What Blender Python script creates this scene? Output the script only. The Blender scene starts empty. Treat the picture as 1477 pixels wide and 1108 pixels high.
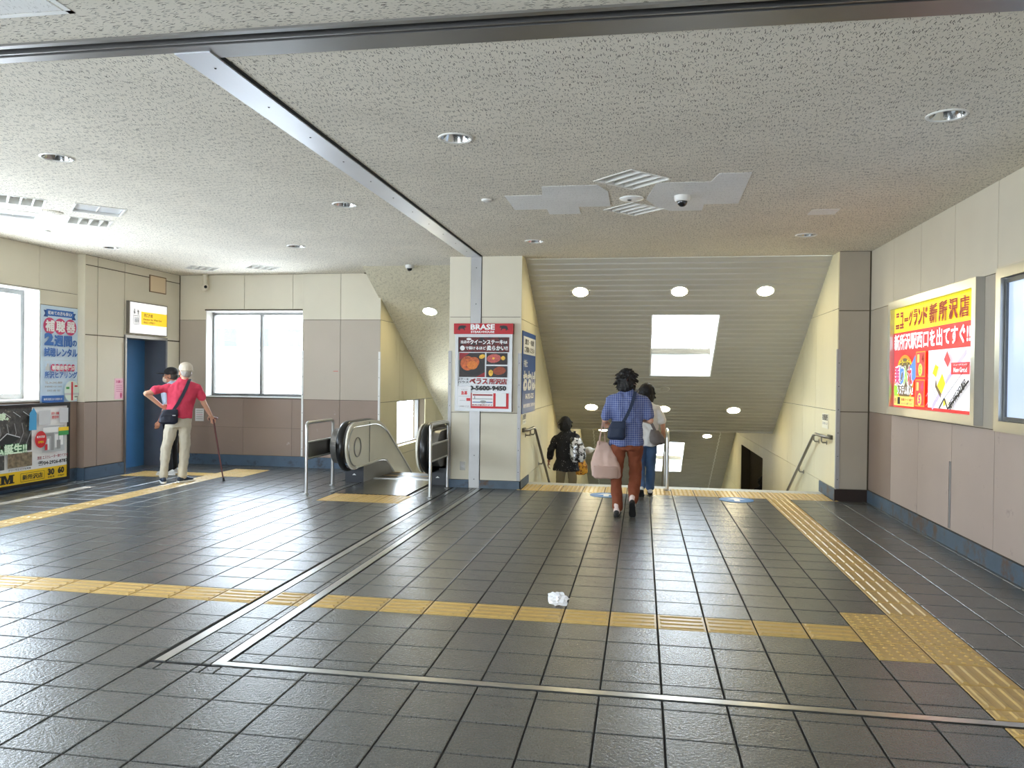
import bpy, bmesh, math, random
import numpy as np
from mathutils import Vector, Matrix, geometry
random.seed(7)
R = math.radians
sc = bpy.context.scene
COL = sc.collection

# ------------------------------------------------------------------ camera, sky, sun, exposure
cd = bpy.data.cameras.new('camera'); cam = bpy.data.objects.new('camera', cd); COL.objects.link(cam)
F_PX = 1132.7; YAW, PITCH, ROLL = 0.1641053, -0.0083402, 0.0124406
CAM = Vector((-0.11532, -5.2152, 1.53825))
cd.sensor_fit = 'HORIZONTAL'; cd.sensor_width = 36.0; cd.lens = F_PX / 1477 * 36.0
cd.clip_start = 0.05; cd.clip_end = 400
_f = Vector((-math.sin(YAW)*math.cos(PITCH), math.cos(YAW)*math.cos(PITCH), math.sin(PITCH)))
_r0 = Vector((math.cos(YAW), math.sin(YAW), 0)); _u0 = _r0.cross(_f)
_r = math.cos(ROLL)*_r0 + math.sin(ROLL)*_u0; _u = -math.sin(ROLL)*_r0 + math.cos(ROLL)*_u0
cam.matrix_world = Matrix(((_r.x, _u.x, -_f.x, CAM.x), (_r.y, _u.y, -_f.y, CAM.y), (_r.z, _u.z, -_f.z, CAM.z), (0, 0, 0, 1)))
sc.camera = cam

world = bpy.data.worlds.new('world'); sc.world = world; world.use_nodes = True
wn, wl = world.node_tree.nodes, world.node_tree.links
bg = wn['Background']; tc = wn.new('ShaderNodeTexCoord'); sx = wn.new('ShaderNodeSeparateXYZ'); cr = wn.new('ShaderNodeValToRGB')
wl.new(tc.outputs['Generated'], sx.inputs[0]); wl.new(sx.outputs['Z'], cr.inputs[0])
cr.color_ramp.elements[0].position = 0.0; cr.color_ramp.elements[0].color = (0.80, 0.90, 1.0, 1)
cr.color_ramp.elements[1].position = 1.0; cr.color_ramp.elements[1].color = (0.62, 0.80, 1.0, 1)
wl.new(cr.outputs[0], bg.inputs['Color'])
bg.inputs['Strength'].default_value = 14.0

sd = bpy.data.lights.new('sun', 'SUN'); sun = bpy.data.objects.new('sun', sd); COL.objects.link(sun)
sd.energy = 14.0; sd.angle = R(0.6); sd.color = (1.0, 0.95, 0.86)
sun.rotation_euler = Vector((0.36, 0.12, -0.92)).to_track_quat('-Z', 'Y').to_euler()

vs = sc.view_settings
vs.view_transform = 'Standard'; vs.look = 'None'; vs.gamma = 1.0; vs.use_curve_mapping = False
vs.exposure = 0.55
cy = sc.cycles
cy.use_denoising = True
cy.max_bounces = 16; cy.diffuse_bounces = 8; cy.glossy_bounces = 6; cy.transmission_bounces = 8
cy.sample_clamp_indirect = 8.0

# ------------------------------------------------------------------ helpers
def lin(c):
    return tuple((x/255/12.92 if x/255 <= .04045 else ((x/255+.055)/1.055)**2.4) for x in c)

MATS = {}
def mat(name, col, rough=.6, metal=0.0, var=0.0, vscale=6.0, bump=0.0, bscale=60.0, emit=None, estr=1.0, rand=0.0, island=False, spec=.5, aniso=None, stretch=None, stain=None, coat=0):
    """procedural material; col in sRGB 0-255"""
    if name in MATS: return MATS[name]
    m = bpy.data.materials.new(name); m.use_nodes = True; MATS[name] = m
    n, l = m.node_tree.nodes, m.node_tree.links
    b = n['Principled BSDF']; c = lin(col)
    b.inputs['Base Color'].default_value = (*c, 1); b.inputs['Roughness'].default_value = rough
    b.inputs['Metallic'].default_value = metal; b.inputs['Specular IOR Level'].default_value = spec
    if coat: b.inputs['Coat Weight'].default_value = coat
    tcn = n.new('ShaderNodeTexCoord'); vec = tcn.outputs['Object']
    if stretch:
        mp = n.new('ShaderNodeMapping'); mp.inputs['Scale'].default_value = stretch; l.new(vec, mp.inputs[0]); vec = mp.outputs[0]
    cur = None
    def hsv(val_socket, lo, hi):
        nonlocal cur
        mr = n.new('ShaderNodeMapRange'); mr.inputs['To Min'].default_value = lo; mr.inputs['To Max'].default_value = hi
        l.new(val_socket, mr.inputs['Value'])
        mx = n.new('ShaderNodeMix'); mx.data_type = 'RGBA'; mx.blend_type = 'MULTIPLY'; mx.inputs['Factor'].default_value = 1
        if cur is None: mx.inputs['A'].default_value = (*c, 1)
        else: l.new(cur, mx.inputs['A'])
        cb = n.new('ShaderNodeCombineColor')
        for k in range(3): l.new(mr.outputs[0], cb.inputs[k])
        l.new(cb.outputs[0], mx.inputs['B']); cur = mx.outputs['Result']
    if var:
        t = n.new('ShaderNodeTexNoise'); t.inputs['Scale'].default_value = vscale; t.inputs['Detail'].default_value = 6
        l.new(vec, t.inputs['Vector']); hsv(t.outputs['Fac'], 1-var*1.6, 1+var*1.6)
    if rand:
        if island:
            g = n.new('ShaderNodeNewGeometry'); hsv(g.outputs['Random Per Island'], 1-rand, 1+rand)
        else:
            o = n.new('ShaderNodeObjectInfo'); hsv(o.outputs['Random'], 1-rand, 1+rand)
    if stain:                     # (colour, noise scale, threshold, width)
        t = n.new('ShaderNodeTexNoise'); t.inputs['Scale'].default_value = stain[1]; t.inputs['Detail'].default_value = 8; t.inputs['Roughness'].default_value = .7
        l.new(vec, t.inputs['Vector'])
        mr = n.new('ShaderNodeMapRange'); mr.inputs['From Min'].default_value = stain[2]; mr.inputs['From Max'].default_value = stain[2]+stain[3]
        l.new(t.outputs['Fac'], mr.inputs['Value'])
        mx = n.new('ShaderNodeMix'); mx.data_type = 'RGBA'; l.new(mr.outputs[0], mx.inputs['Factor'])
        if cur is None: mx.inputs['A'].default_value = (*c, 1)
        else: l.new(cur, mx.inputs['A'])
        mx.inputs['B'].default_value = (*lin(stain[0]), 1); cur = mx.outputs['Result']
    if cur is not None: l.new(cur, b.inputs['Base Color'])
    if bump:
        t = n.new('ShaderNodeTexNoise'); t.inputs['Scale'].default_value = bscale; t.inputs['Detail'].default_value = 5
        l.new(vec, t.inputs['Vector'])
        bp = n.new('ShaderNodeBump'); bp.inputs['Strength'].default_value = 1.0; bp.inputs['Distance'].default_value = bump
        l.new(t.outputs['Fac'], bp.inputs['Height']); l.new(bp.outputs[0], b.inputs['Normal'])
    if emit is not None:
        b.inputs['Emission Color'].default_value = (*lin(emit), 1); b.inputs['Emission Strength'].default_value = estr
        if emit == 'col': pass
    return m

def ceiling_mat(name, col, dash, angle, amount=1.0):
    m = bpy.data.materials.new(name); m.use_nodes = True; MATS[name] = m
    n, l = m.node_tree.nodes, m.node_tree.links
    b = n['Principled BSDF']; b.inputs['Roughness'].default_value = .9; b.inputs['Specular IOR Level'].default_value = .15
    t = n.new('ShaderNodeTexCoord')
    ns = n.new('ShaderNodeTexNoise'); ns.inputs['Scale'].default_value = 9; l.new(t.outputs['Object'], ns.inputs['Vector'])
    acc = None
    for k, (da, sx_, sy_, th) in enumerate(((0, 11, 90, .115), (30, 13, 84, .088), (-26, 12, 92, .094))):
        mp = n.new('ShaderNodeMapping'); mp.vector_type = 'TEXTURE'
        mp.inputs['Rotation'].default_value = (0, 0, R(angle+da)); mp.inputs['Location'].default_value = (k*.37, k*.11, 0)
        mp.inputs['Scale'].default_value = (1/sx_, 1/sy_, 1)
        l.new(t.outputs['Object'], mp.inputs[0])
        vo = n.new('ShaderNodeTexVoronoi'); vo.voronoi_dimensions = '2D'; vo.inputs['Scale'].default_value = 1.0
        l.new(mp.outputs[0], vo.inputs['Vector'])
        # size of each fissure varies with its own random colour
        sp = n.new('ShaderNodeSeparateColor'); l.new(vo.outputs['Color'], sp.inputs[0])
        mul = n.new('ShaderNodeMath'); mul.operation = 'MULTIPLY'; mul.inputs[1].default_value = th*1.7*amount; l.new(sp.outputs[0], mul.inputs[0])
        lt = n.new('ShaderNodeMath'); lt.operation = 'LESS_THAN'; l.new(vo.outputs['Distance'], lt.inputs[0]); l.new(mul.outputs[0], lt.inputs[1])
        if acc is None: acc = lt.outputs[0]
        else:
            mx = n.new('ShaderNodeMath'); mx.operation = 'MAXIMUM'; l.new(acc, mx.inputs[0]); l.new(lt.outputs[0], mx.inputs[1]); acc = mx.outputs[0]
    mix = n.new('ShaderNodeMix'); mix.data_type = 'RGBA'; mix.inputs['A'].default_value = (*lin(col), 1); mix.inputs['B'].default_value = (*lin(dash), 1)
    l.new(acc, mix.inputs['Factor'])
    m2 = n.new('ShaderNodeMix'); m2.data_type = 'RGBA'; m2.blend_type = 'MULTIPLY'; m2.inputs['Factor'].default_value = 1
    rr = n.new('ShaderNodeMapRange'); rr.inputs['To Min'].default_value = .86; rr.inputs['To Max'].default_value = 1.1
    n2 = n.new('ShaderNodeTexNoise'); n2.inputs['Scale'].default_value = 1.6; n2.inputs['Detail'].default_value = 4; l.new(t.outputs['Object'], n2.inputs['Vector'])
    l.new(n2.outputs['Fac'], rr.inputs['Value']); l.new(mix.outputs['Result'], m2.inputs['A'])
    cb = n.new('ShaderNodeCombineColor')
    for k in range(3): l.new(rr.outputs[0], cb.inputs[k])
    l.new(cb.outputs[0], m2.inputs['B']); l.new(m2.outputs['Result'], b.inputs['Base Color'])
    bp = n.new('ShaderNodeBump'); bp.inputs['Strength'].default_value = .6; bp.inputs['Distance'].default_value = .003; bp.invert = True
    l.new(acc, bp.inputs['Height']); l.new(bp.outputs[0], b.inputs['Normal'])
    return m

def origin_of(o):
    v = Vector((0, 0, 0))
    while o is not None: v += o.location; o = o.parent
    return v

def tag(o, label=None, cat=None, group=None, kind=None):
    if label: o['label'] = label
    if cat: o['category'] = cat
    if group: o['group'] = group
    if kind: o['kind'] = kind
    return o

def thing(name, label, cat, loc=(0, 0, 0), group=None):
    o = bpy.data.objects.new(name, None); COL.objects.link(o); o.location = loc; o.empty_display_size = .1
    return tag(o, label, cat, group)

class MB:
    """collects faces; build() links them as ONE mesh object (coordinates given in world space)"""
    def __init__(s): s.v, s.f = [], []
    def add(s, vs_, fs_):
        k = len(s.v); s.v += [tuple(p) for p in vs_]; s.f += [tuple(i+k for i in q) for q in fs_]; return s
    def box(s, x0, x1, y0, y1, z0, z1):
        return s.add([(x0,y0,z0),(x1,y0,z0),(x1,y1,z0),(x0,y1,z0),(x0,y0,z1),(x1,y0,z1),(x1,y1,z1),(x0,y1,z1)],
                     [(0,3,2,1),(4,5,6,7),(0,1,5,4),(1,2,6,5),(2,3,7,6),(3,0,4,7)])
    def obox(s, c, ax, ay, az):
        """oriented box: centre and three half-axis vectors"""
        c, ax, ay, az = map(Vector, (c, ax, ay, az))
        P = [c+a*ax+b_*ay+d*az for d in (-1, 1) for (a, b_) in ((-1,-1),(1,-1),(1,1),(-1,1))]
        F = [(0,3,2,1),(4,5,6,7),(0,1,5,4),(1,2,6,5),(2,3,7,6),(3,0,4,7)]
        if ax.cross(ay).dot(az) < 0: F = [q[::-1] for q in F]
        return s.add(P, F)
    def bar(s, p, q, w, h, up=(0, 0, 1)):
        p, q = Vector(p), Vector(q); d = (q-p); side = d.cross(Vector(up)).normalized(); u = side.cross(d).normalized()
        return s.obox((p+q)/2, d/2, side*w/2, u*h/2)
    def quad(s, *p): return s.add(p, [tuple(range(len(p)))])
    def prism(s, pts, d):
        """polygon pts (3-D, planar) extruded by vector d"""
        n = len(pts); d = Vector(d); P = [Vector(p) for p in pts]
        return s.add(P+[p+d for p in P], [tuple(range(n))[::-1], tuple(range(n, 2*n))]+[(i, (i+1) % n, n+(i+1) % n, n+i) for i in range(n)])
    def tube(s, path, r, n=10, closed=False, caps=True):
        P = [Vector(p) for p in path]; m = len(P); rings = []
        up = None
        for i in range(m):
            a = P[(i-1) % m] if (closed or i > 0) else P[i]; b = P[(i+1) % m] if (closed or i < m-1) else P[i]
            t = (b-a).normalized()
            if up is None:
                up = Vector((0, 0, 1)) if abs(t.z) < .9 else Vector((1, 0, 0))
            side = t.cross(up).normalized(); up = side.cross(t).normalized()
            rr = r[i] if isinstance(r, (list, tuple)) else r
            rings.append([P[i]+rr*(math.cos(2*math.pi*k/n)*side+math.sin(2*math.pi*k/n)*up) for k in range(n)])
        vs_ = [v for q in rings for v in q]; fs_ = []
        for i in range(m if closed else m-1):
            j = (i+1) % m
            for k in range(n): fs_.append((i*n+k, i*n+(k+1) % n, j*n+(k+1) % n, j*n+k))
        if caps and not closed: fs_ += [tuple(range(n))[::-1], tuple((m-1)*n+k for k in range(n))]
        return s.add(vs_, fs_)
    def lathe(s, prof, c, axis=(0, 0, 1), n=20, caps=True):
        """prof: list of (radius, height along axis)"""
        a = Vector(axis).normalized(); u = a.orthogonal().normalized(); w = a.cross(u); c = Vector(c)
        vs_ = [c+a*h+r*(math.cos(2*math.pi*k/n)*u+math.sin(2*math.pi*k/n)*w) for (r, h) in prof for k in range(n)]
        fs_ = [(i*n+k, i*n+(k+1) % n, (i+1)*n+(k+1) % n, (i+1)*n+k) for i in range(len(prof)-1) for k in range(n)]
        if caps: fs_ += [tuple(range(n))[::-1], tuple((len(prof)-1)*n+k for k in range(n))]
        return s.add(vs_, fs_)
    def loft(s, rings, caps=True):
        n = len(rings[0]); vs_ = [v for q in rings for v in q]
        fs_ = [(i*n+k, i*n+(k+1) % n, (i+1)*n+(k+1) % n, (i+1)*n+k) for i in range(len(rings)-1) for k in range(n)]
        if caps: fs_ += [tuple(range(n))[::-1], tuple((len(rings)-1)*n+k for k in range(n))]
        return s.add(vs_, fs_)
    def sphere(s, c, r, n=10, m=7, scale=(1, 1, 1)):
        c = Vector(c); prof = []
        vs_ = [c+Vector((0, 0, -r*scale[2]))]
        for i in range(1, m):
            a = -math.pi/2+math.pi*i/m
            for k in range(n):
                b = 2*math.pi*k/n
                vs_.append(c+Vector((r*scale[0]*math.cos(a)*math.cos(b), r*scale[1]*math.cos(a)*math.sin(b), r*scale[2]*math.sin(a))))
        vs_.append(c+Vector((0, 0, r*scale[2])))
        fs_ = [(0, 1+(k+1) % n, 1+k) for k in range(n)]
        for i in range(m-2):
            for k in range(n): fs_.append((1+i*n+k, 1+i*n+(k+1) % n, 1+(i+1)*n+(k+1) % n, 1+(i+1)*n+k))
        L = len(vs_)-1
        fs_ += [(L, 1+(m-2)*n+k, 1+(m-2)*n+(k+1) % n) for k in range(n)]
        return s.add(vs_, fs_)
    def mesh(s, name, off=Vector((0, 0, 0)), smooth=None):
        me = bpy.data.meshes.new(name)
        me.from_pydata([tuple(Vector(p)-off) for p in s.v], [], s.f); me.update()
        if smooth is not None:
            me.polygons.foreach_set('use_smooth', [True]*len(me.polygons)); me.set_sharp_from_angle(angle=R(smooth))
        return me
    def build(s, name, m, parent=None, smooth=None, loc=None):
        off = Vector(loc) if loc is not None else Vector((0, 0, 0))
        po = origin_of(parent) if parent is not None else Vector((0, 0, 0))
        base = off if loc is not None else po
        me = s.mesh(name, base, smooth); me.materials.append(m)
        o = bpy.data.objects.new(name, me); COL.objects.link(o)
        if parent is not None: o.parent = parent
        o.location = base-po
        return o

def struct(name, mb, m, smooth=None):
    o = mb.build(name, m, None, smooth); o['kind'] = 'structure'; return o

def link_copy(name, me, parent, loc):
    o = bpy.data.objects.new(name, me); COL.objects.link(o); o.parent = parent; o.location = Vector(loc)-origin_of(parent); return o

def arc(c, r, a0, a1, n, plane='yz', x=0.0):
    out = []
    for i in range(n+1):
        a = R(a0+(a1-a0)*i/n); out.append((x, c[0]+r*math.cos(a), c[1]+r*math.sin(a)))
    return out

def project(p):
    d = Vector(p)-CAM; z = d.dot(_f)
    if z < .05: return None
    return (738.5+F_PX*d.dot(_r)/z, 554-F_PX*d.dot(_u)/z, z)

_txt_cache = {}
def text_mesh(s_, bold=0.0):
    key = (s_, bold)
    if key in _txt_cache: return _txt_cache[key]
    cu = bpy.data.curves.new('t', 'FONT'); cu.body = s_; cu.size = 1.0; cu.offset = bold; cu.resolution_u = 2; cu.fill_mode = 'FRONT'
    ob = bpy.data.objects.new('t', cu); COL.objects.link(ob)
    dg = bpy.context.evaluated_depsgraph_get(); dg.update()
    me = ob.evaluated_get(dg).to_mesh()
    V = [(v.co.x, v.co.y) for v in me.vertices]; Fc = [tuple(p.vertices) for p in me.polygons]
    ob.evaluated_get(dg).to_mesh_clear()
    bpy.data.objects.remove(ob); bpy.data.curves.remove(cu)
    _txt_cache[key] = (V, Fc); return V, Fc

class Flat:
    """flat print on a plane: o origin, u right, v up, n towards the viewer (all unit vectors)"""
    def __init__(s, root, o, u, v, layer0=.001, step=.0006):
        s.root, s.o, s.u, s.v = root, Vector(o), Vector(u), Vector(v); s.n = s.u.cross(s.v); s.k = layer0; s.step = step
    def P(s, a, b): return s.o+s.u*a+s.v*b+s.n*s.k
    def nxt(s): s.k += s.step
    def rect(s, name, a0, b0, a1, b1, m): return s.poly(name, [(a0,b0),(a1,b0),(a1,b1),(a0,b1)], m)
    def poly(s, name, pts, m):
        s.nxt(); mb = MB(); mb.quad(*[s.P(*p) for p in pts]); return mb.build(name, m, s.root)
    def polys(s, name, lst, m):
        s.nxt(); mb = MB()
        for pts in lst: mb.quad(*[s.P(*p) for p in pts])
        return mb.build(name, m, s.root)
    def ellipse(s, name, a, b, ra, rb, m, n=24, rot=0):
        ca, sa = math.cos(R(rot)), math.sin(R(rot))
        return s.poly(name, [(a+ra*math.cos(2*math.pi*k/n)*ca-rb*math.sin(2*math.pi*k/n)*sa, b+ra*math.cos(2*math.pi*k/n)*sa+rb*math.sin(2*math.pi*k/n)*ca) for k in range(n)], m)
    def line(s, name, pts, w, m):
        L = []
        for (p, q) in zip(pts[:-1], pts[1:]):
            d = Vector((q[0]-p[0], q[1]-p[1])); t = Vector((-d.y, d.x)).normalized()*w/2
            L.append([(p[0]-t.x, p[1]-t.y), (q[0]-t.x, q[1]-t.y), (q[0]+t.x, q[1]+t.y), (p[0]+t.x, p[1]+t.y)])
        return s.polys(name, L, m)
    def text(s, t, a0, b0, a1, b1, m, bold=.02, keep=False, rot=0, name='lettering', shear=0):
        """text stretched into the rectangle (a0,b0)-(a1,b1)"""
        cjk = any(c_ > '\u2fff' for c_ in t); V, Fc = text_mesh(t, 0.0 if cjk else bold+.012); sh = max(bold, 0)*.75+.006
        if not V: return None
        xs = [p[0] for p in V]; ys = [p[1] for p in V]; x0, x1, y0, y1 = min(xs), max(xs), min(ys), max(ys)
        kx = (a1-a0)/max(x1-x0, 1e-6); ky = (b1-b0)/max(y1-y0, 1e-6)
        if keep: kx = ky = min(kx, ky)
        ca, sa = math.cos(R(rot)), math.sin(R(rot)); cx, cyy = (a0+a1)/2, (b0+b1)/2
        s.nxt(); mb = MB()
        for i_, (dx, dy) in enumerate(((-1, -1), (1, -1), (1, 1), (-1, 1)) if cjk else ((0, 0),)):       # heavier strokes: the glyph laid down four times, a hair apart
            out = []
            for p in V:
                x = (p[0]+dx*sh-(x0+x1)/2)*kx; y = (p[1]+dy*sh-(y0+y1)/2)*ky; x += shear*y
                out.append(s.P(cx+x*ca-y*sa, cyy+x*sa+y*ca)+s.n*.00004*i_)
            mb.add(out, Fc)
        return mb.build(name, m, s.root)
# ------------------------------------------------------------------ materials
H = 3.213
m_tile = mat('slate_tile', (92, 94, 93), rough=.27, var=.10, vscale=9, bump=.0030, bscale=58, rand=.10, spec=1.0, stain=((64, 66, 66), 150, .47, .12))
m_tilef = mat('slate_tile_field', (92, 94, 93), rough=.27, var=.10, vscale=9, bump=.0030, bscale=58, rand=.10, island=True, spec=1.0, stain=((64, 66, 66), 150, .47, .12))
m_grout = mat('grout', (38, 38, 38), rough=.95)
m_yel = mat('tactile_yellow', (202, 168, 100), rough=.36, var=.10, vscale=14, rand=.07, stain=((150, 128, 84), 22, .56, .2))
m_nose = mat('nosing_stone', (196, 192, 180), rough=.6, var=.08, vscale=20)
m_steel = mat('brushed_steel', (196, 196, 194), rough=.30, metal=1.0, var=.05, vscale=3)
m_steeld = mat('dull_steel', (150, 148, 146), rough=.42, metal=1.0, var=.08, vscale=4)
m_zinc = mat('painted_zinc', (170, 168, 168), rough=.45, metal=.3, var=.05, vscale=5)
m_black = mat('black_gap', (14, 14, 14), rough=.9)
m_joint = mat('joint_dark', (92, 82, 66), rough=.95)
m_cream = mat('cream_panel', (219, 212, 192), rough=.55, var=.04, vscale=2.2, rand=.03, bump=.0004, bscale=180)
m_cream2 = mat('cream_panel_stairs', (232, 223, 188), rough=.55, var=.06, vscale=1.4, rand=.03, stretch=(1, 1, .25), stain=((196, 182, 140), 3.0, .60, .18))
m_mid = mat('taupe_panel', (186, 175, 160), rough=.55, var=.04, vscale=2.2, rand=.03)
m_creamr = mat('stone_cream_panel', (208, 200, 182), rough=.5, var=.04, vscale=2.2, rand=.03)
m_midr = mat('stone_grey_panel', (188, 179, 162), rough=.5, var=.04, vscale=2.2, rand=.03)
m_brown = mat('brown_panel', (152, 133, 120), rough=.55, var=.05, vscale=2.5, rand=.04, stain=((176, 160, 150), 7, .66, .06))
m_pink = mat('pinkish_panel', (182, 165, 154), rough=.55, var=.05, vscale=2.5, rand=.05, stain=((160, 142, 134), 5, .62, .1))
m_grey = mat('column_panel', (172, 162, 146), rough=.5, var=.05, vscale=2.5, rand=.03)
m_base = mat('blue_baseboard', (80, 96, 110), rough=.55, var=.14, vscale=9, stain=((92, 74, 60), 3.5, .52, .10))
m_based = mat('rusty_baseboard', (40, 26, 20), rough=.6, var=.2, vscale=12)
m_base2 = mat('blue_baseboard_clean', (76, 96, 116), rough=.5, var=.1, vscale=7, stain=((58, 64, 72), 5, .56, .1))
m_white = mat('white_paint', (235, 235, 232), rough=.5, var=.03)
m_alu = mat('window_aluminium', (128, 128, 126), rough=.45, metal=.3)
m_ceil = ceiling_mat('ceiling_board', (232, 226, 212), (86, 82, 74), 90)
m_ceil0 = ceiling_mat('ceiling_board_near', (226, 220, 206), (80, 76, 68), 0)
m_patch = ceiling_mat('ceiling_board_new', (240, 240, 238), (200, 199, 196), 90, .8)
m_ceil2 = ceiling_mat('ceiling_board_escalator', (222, 214, 188), (150, 140, 116), 60)
m_slat = mat('painted_slat', (192, 189, 178), rough=.42, var=.04, vscale=2, rand=.02, spec=.5)
m_lamp = mat('lamp_glow', (255, 250, 225), emit=(255, 240, 196), estr=48.0)
m_glass = bpy.data.materials.new('clear_glass'); m_glass.use_nodes = True
_n, _l = m_glass.node_tree.nodes, m_glass.node_tree.links
_o = _n['Material Output']; _t = _n.new('ShaderNodeBsdfTransparent'); _g = _n.new('ShaderNodeBsdfGlossy'); _x = _n.new('ShaderNodeMixShader'); _fr = _n.new('ShaderNodeValue')
_g.inputs['Roughness'].default_value = .02; _fr.outputs[0].default_value = .05; _l.new(_fr.outputs[0], _x.inputs[0]); _l.new(_t.outputs[0], _x.inputs[1]); _l.new(_g.outputs[0], _x.inputs[2]); _l.new(_x.outputs[0], _o.inputs['Surface'])

# ------------------------------------------------------------------ rectangles with openings
def subtract(rects, ex):
    for (a0, a1, b0, b1) in ex:
        out = []
        for (x0, x1, y0, y1) in rects:
            if a1 <= x0 or a0 >= x1 or b1 <= y0 or b0 >= y1: out.append((x0, x1, y0, y1)); continue
            if a0 > x0: out.append((x0, a0, y0, y1)); x0 = a0
            if a1 < x1: out.append((a1, x1, y0, y1)); x1 = a1
            if b0 > y0: out.append((x0, x1, y0, b0)); y0 = b0
            if b1 < y1: out.append((x0, x1, b1, y1))
        rects = [r for r in out if r[1]-r[0] > .004 and r[3]-r[2] > .004]
    return rects

def wall(name, axis, c, d, u0, u1, z0, z1, holes=(), thick=.30, backm=None):
    """backing slab behind the panels: plane axis=c facing direction d"""
    mb = MB(); a, b = sorted((c-d*.013, c-d*thick))
    for (p, q, r, s) in subtract([(u0, u1, z0, z1)], holes):
        if axis == 'x': mb.box(a, b, p, q, r, s)
        else: mb.box(p, q, a, b, r, s)
    return struct(name, mb, backm or m_joint)

def panels(parent, axis, c, d, us, zs, m, holes=(), gap=.007, th=.012):
    """us: joint positions along the wall, zs: joint heights; every cell is a panel of its own (m: material or function(i, j))"""
    a, b = sorted((c, c-d*th))
    for i in range(len(us)-1):
        for j in range(len(zs)-1):
            mm = m(i, j) if callable(m) else m
            if mm is None: continue
            for (p, q, r, s) in subtract([(us[i]+gap/2, us[i+1]-gap/2, zs[j]+gap/2, zs[j+1]-gap/2)], holes):
                mb = MB()
                if axis == 'x': mb.box(a, b, p, q, r, s)
                else: mb.box(p, q, a, b, r, s)
                mb.build('panel', mm, parent)

def guard(parent, x, y, z0, z1, sx=1, m=None, w=.042):
    """steel corner guard with screws on a wall corner; front leg along x, return leg along y"""
    g = MB(); g.box(min(x, x+sx*w), max(x, x+sx*w), y-.004, y, z0, z1); g.box(min(x, x-sx*.004), max(x, x-sx*.004), y-.004, y+w, z0, z1)
    o = g.build('corner_guard', m or m_zinc, parent)
    s_ = MB()
    z = z0+.12
    while z < z1: s_.lathe([(.006, 0), (.005, .003)], (x+sx*w*.5, y-.004, z), (0, -1, 0), 8); z += .3
    s_.build('screw', m_black, o)

# ------------------------------------------------------------------ floor
floor = MB()
for (p, q, r, s) in subtract([(-8.05, 2.76, -9, 7.12)], [(-1.78, 2.9, 6.25, 8), (-4.05, -3.1, 6.1, 8), (-4.6, -2.8, 6.6, 8)]):
    floor.box(p, q, r, s, -.30, -.006)
floor = struct('floor', floor, m_grout)
T = .3; G = .0045
STEEL_T = [(-2.672, -2.612), (-2.343, -2.283)]
ex = [(-2.685, -2.607, -1.40, 5.45), (-2.348, -2.27, -1.40, 5.45), (-2.685, -2.27, -1.41, -1.385),
      (-2.283, 2.76, -1.40, -1.322), (-4.10, -3.06, 4.5, 6.1), (-4.42, -2.8, 5.62, 7.3), (-2.80, -1.74, 5.44, 8), (2.34, 2.8, 5.43, 8), (-1.74, 2.34, 6.0, 8),
      (-8.2, -7.91, 4.79, 5.66), (-8.2, -7.91, 6.69, 8)]
BARS, DOTS = [], []
for i in range(-27, 4): BARS.append((i, -1, 0))
for j in range(-12, 18): 
    if not -2 <= j <= 0: BARS.append((5, j, 1))
for (i, j) in ((4, -2), (4, -1), (4, 0), (5, -2), (5, -1), (5, 0)): DOTS.append((i, j))
for i in range(-6, 8):
    for j in (18, 19): DOTS.append((i, j))
for j in range(-4, 19): BARS.append((-22, j, 1))
for i in range(-22, -20):
    for j in (19, 20, 21): DOTS.append((i, j))
for i in (-24, -23): BARS.append((i, 19, 0))
for i in (-26, -25):
    for j in (18, 19): DOTS.append((i, j))
for i in range(-13, -10):
    for j in (13, 14): DOTS.append((i, j))
tact = {(i, j): ('b', r) for (i, j, r) in BARS}; tact.update({(i, j): ('d', 0) for (i, j) in DOTS})

def slab_mesh(x0, x1, y0, y1, top=0.0, h=.02, bev=.003):
    mb = MB(); b = bev
    v = [(x0,y0,top-h),(x1,y0,top-h),(x1,y1,top-h),(x0,y1,top-h),(x0,y0,top-b),(x1,y0,top-b),(x1,y1,top-b),(x0,y1,top-b),
         (x0+b,y0+b,top),(x1-b,y0+b,top),(x1-b,y1-b,top),(x0+b,y1-b,top)]
    mb.add(v, [(0,1,5,4),(1,2,6,5),(2,3,7,6),(3,0,4,7),(4,5,9,8),(5,6,10,9),(6,7,11,10),(7,4,8,11),(8,9,10,11)])
    return mb
def bar_block(x0, x1, y0, y1, rot):
    mb = slab_mesh(x0, x1, y0, y1, .001)
    for k in range(4):
        t = (k+.5)/4
        if rot:
            xc = x0+(x1-x0)*t; a = (xc-.017, xc+.017, y0+.012, y1-.012)
        else:
            yc = y0+(y1-y0)*t; a = (x0+.012, x1-.012, yc-.017, yc+.017)
        if a[1]-a[0] < .01 or a[3]-a[2] < .01: continue
        b = .009; x_, X_, y_, Y_ = a
        mb.add([(x_,y_,.001),(X_,y_,.001),(X_,Y_,.001),(x_,Y_,.001),(x_+b,y_+b,.0065),(X_-b,y_+b,.0065),(X_-b,Y_-b,.0065),(x_+b,Y_-b,.0065)],
               [(0,1,5,4),(1,2,6,5),(2,3,7,6),(3,0,4,7),(4,5,6,7)])
    return mb
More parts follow.
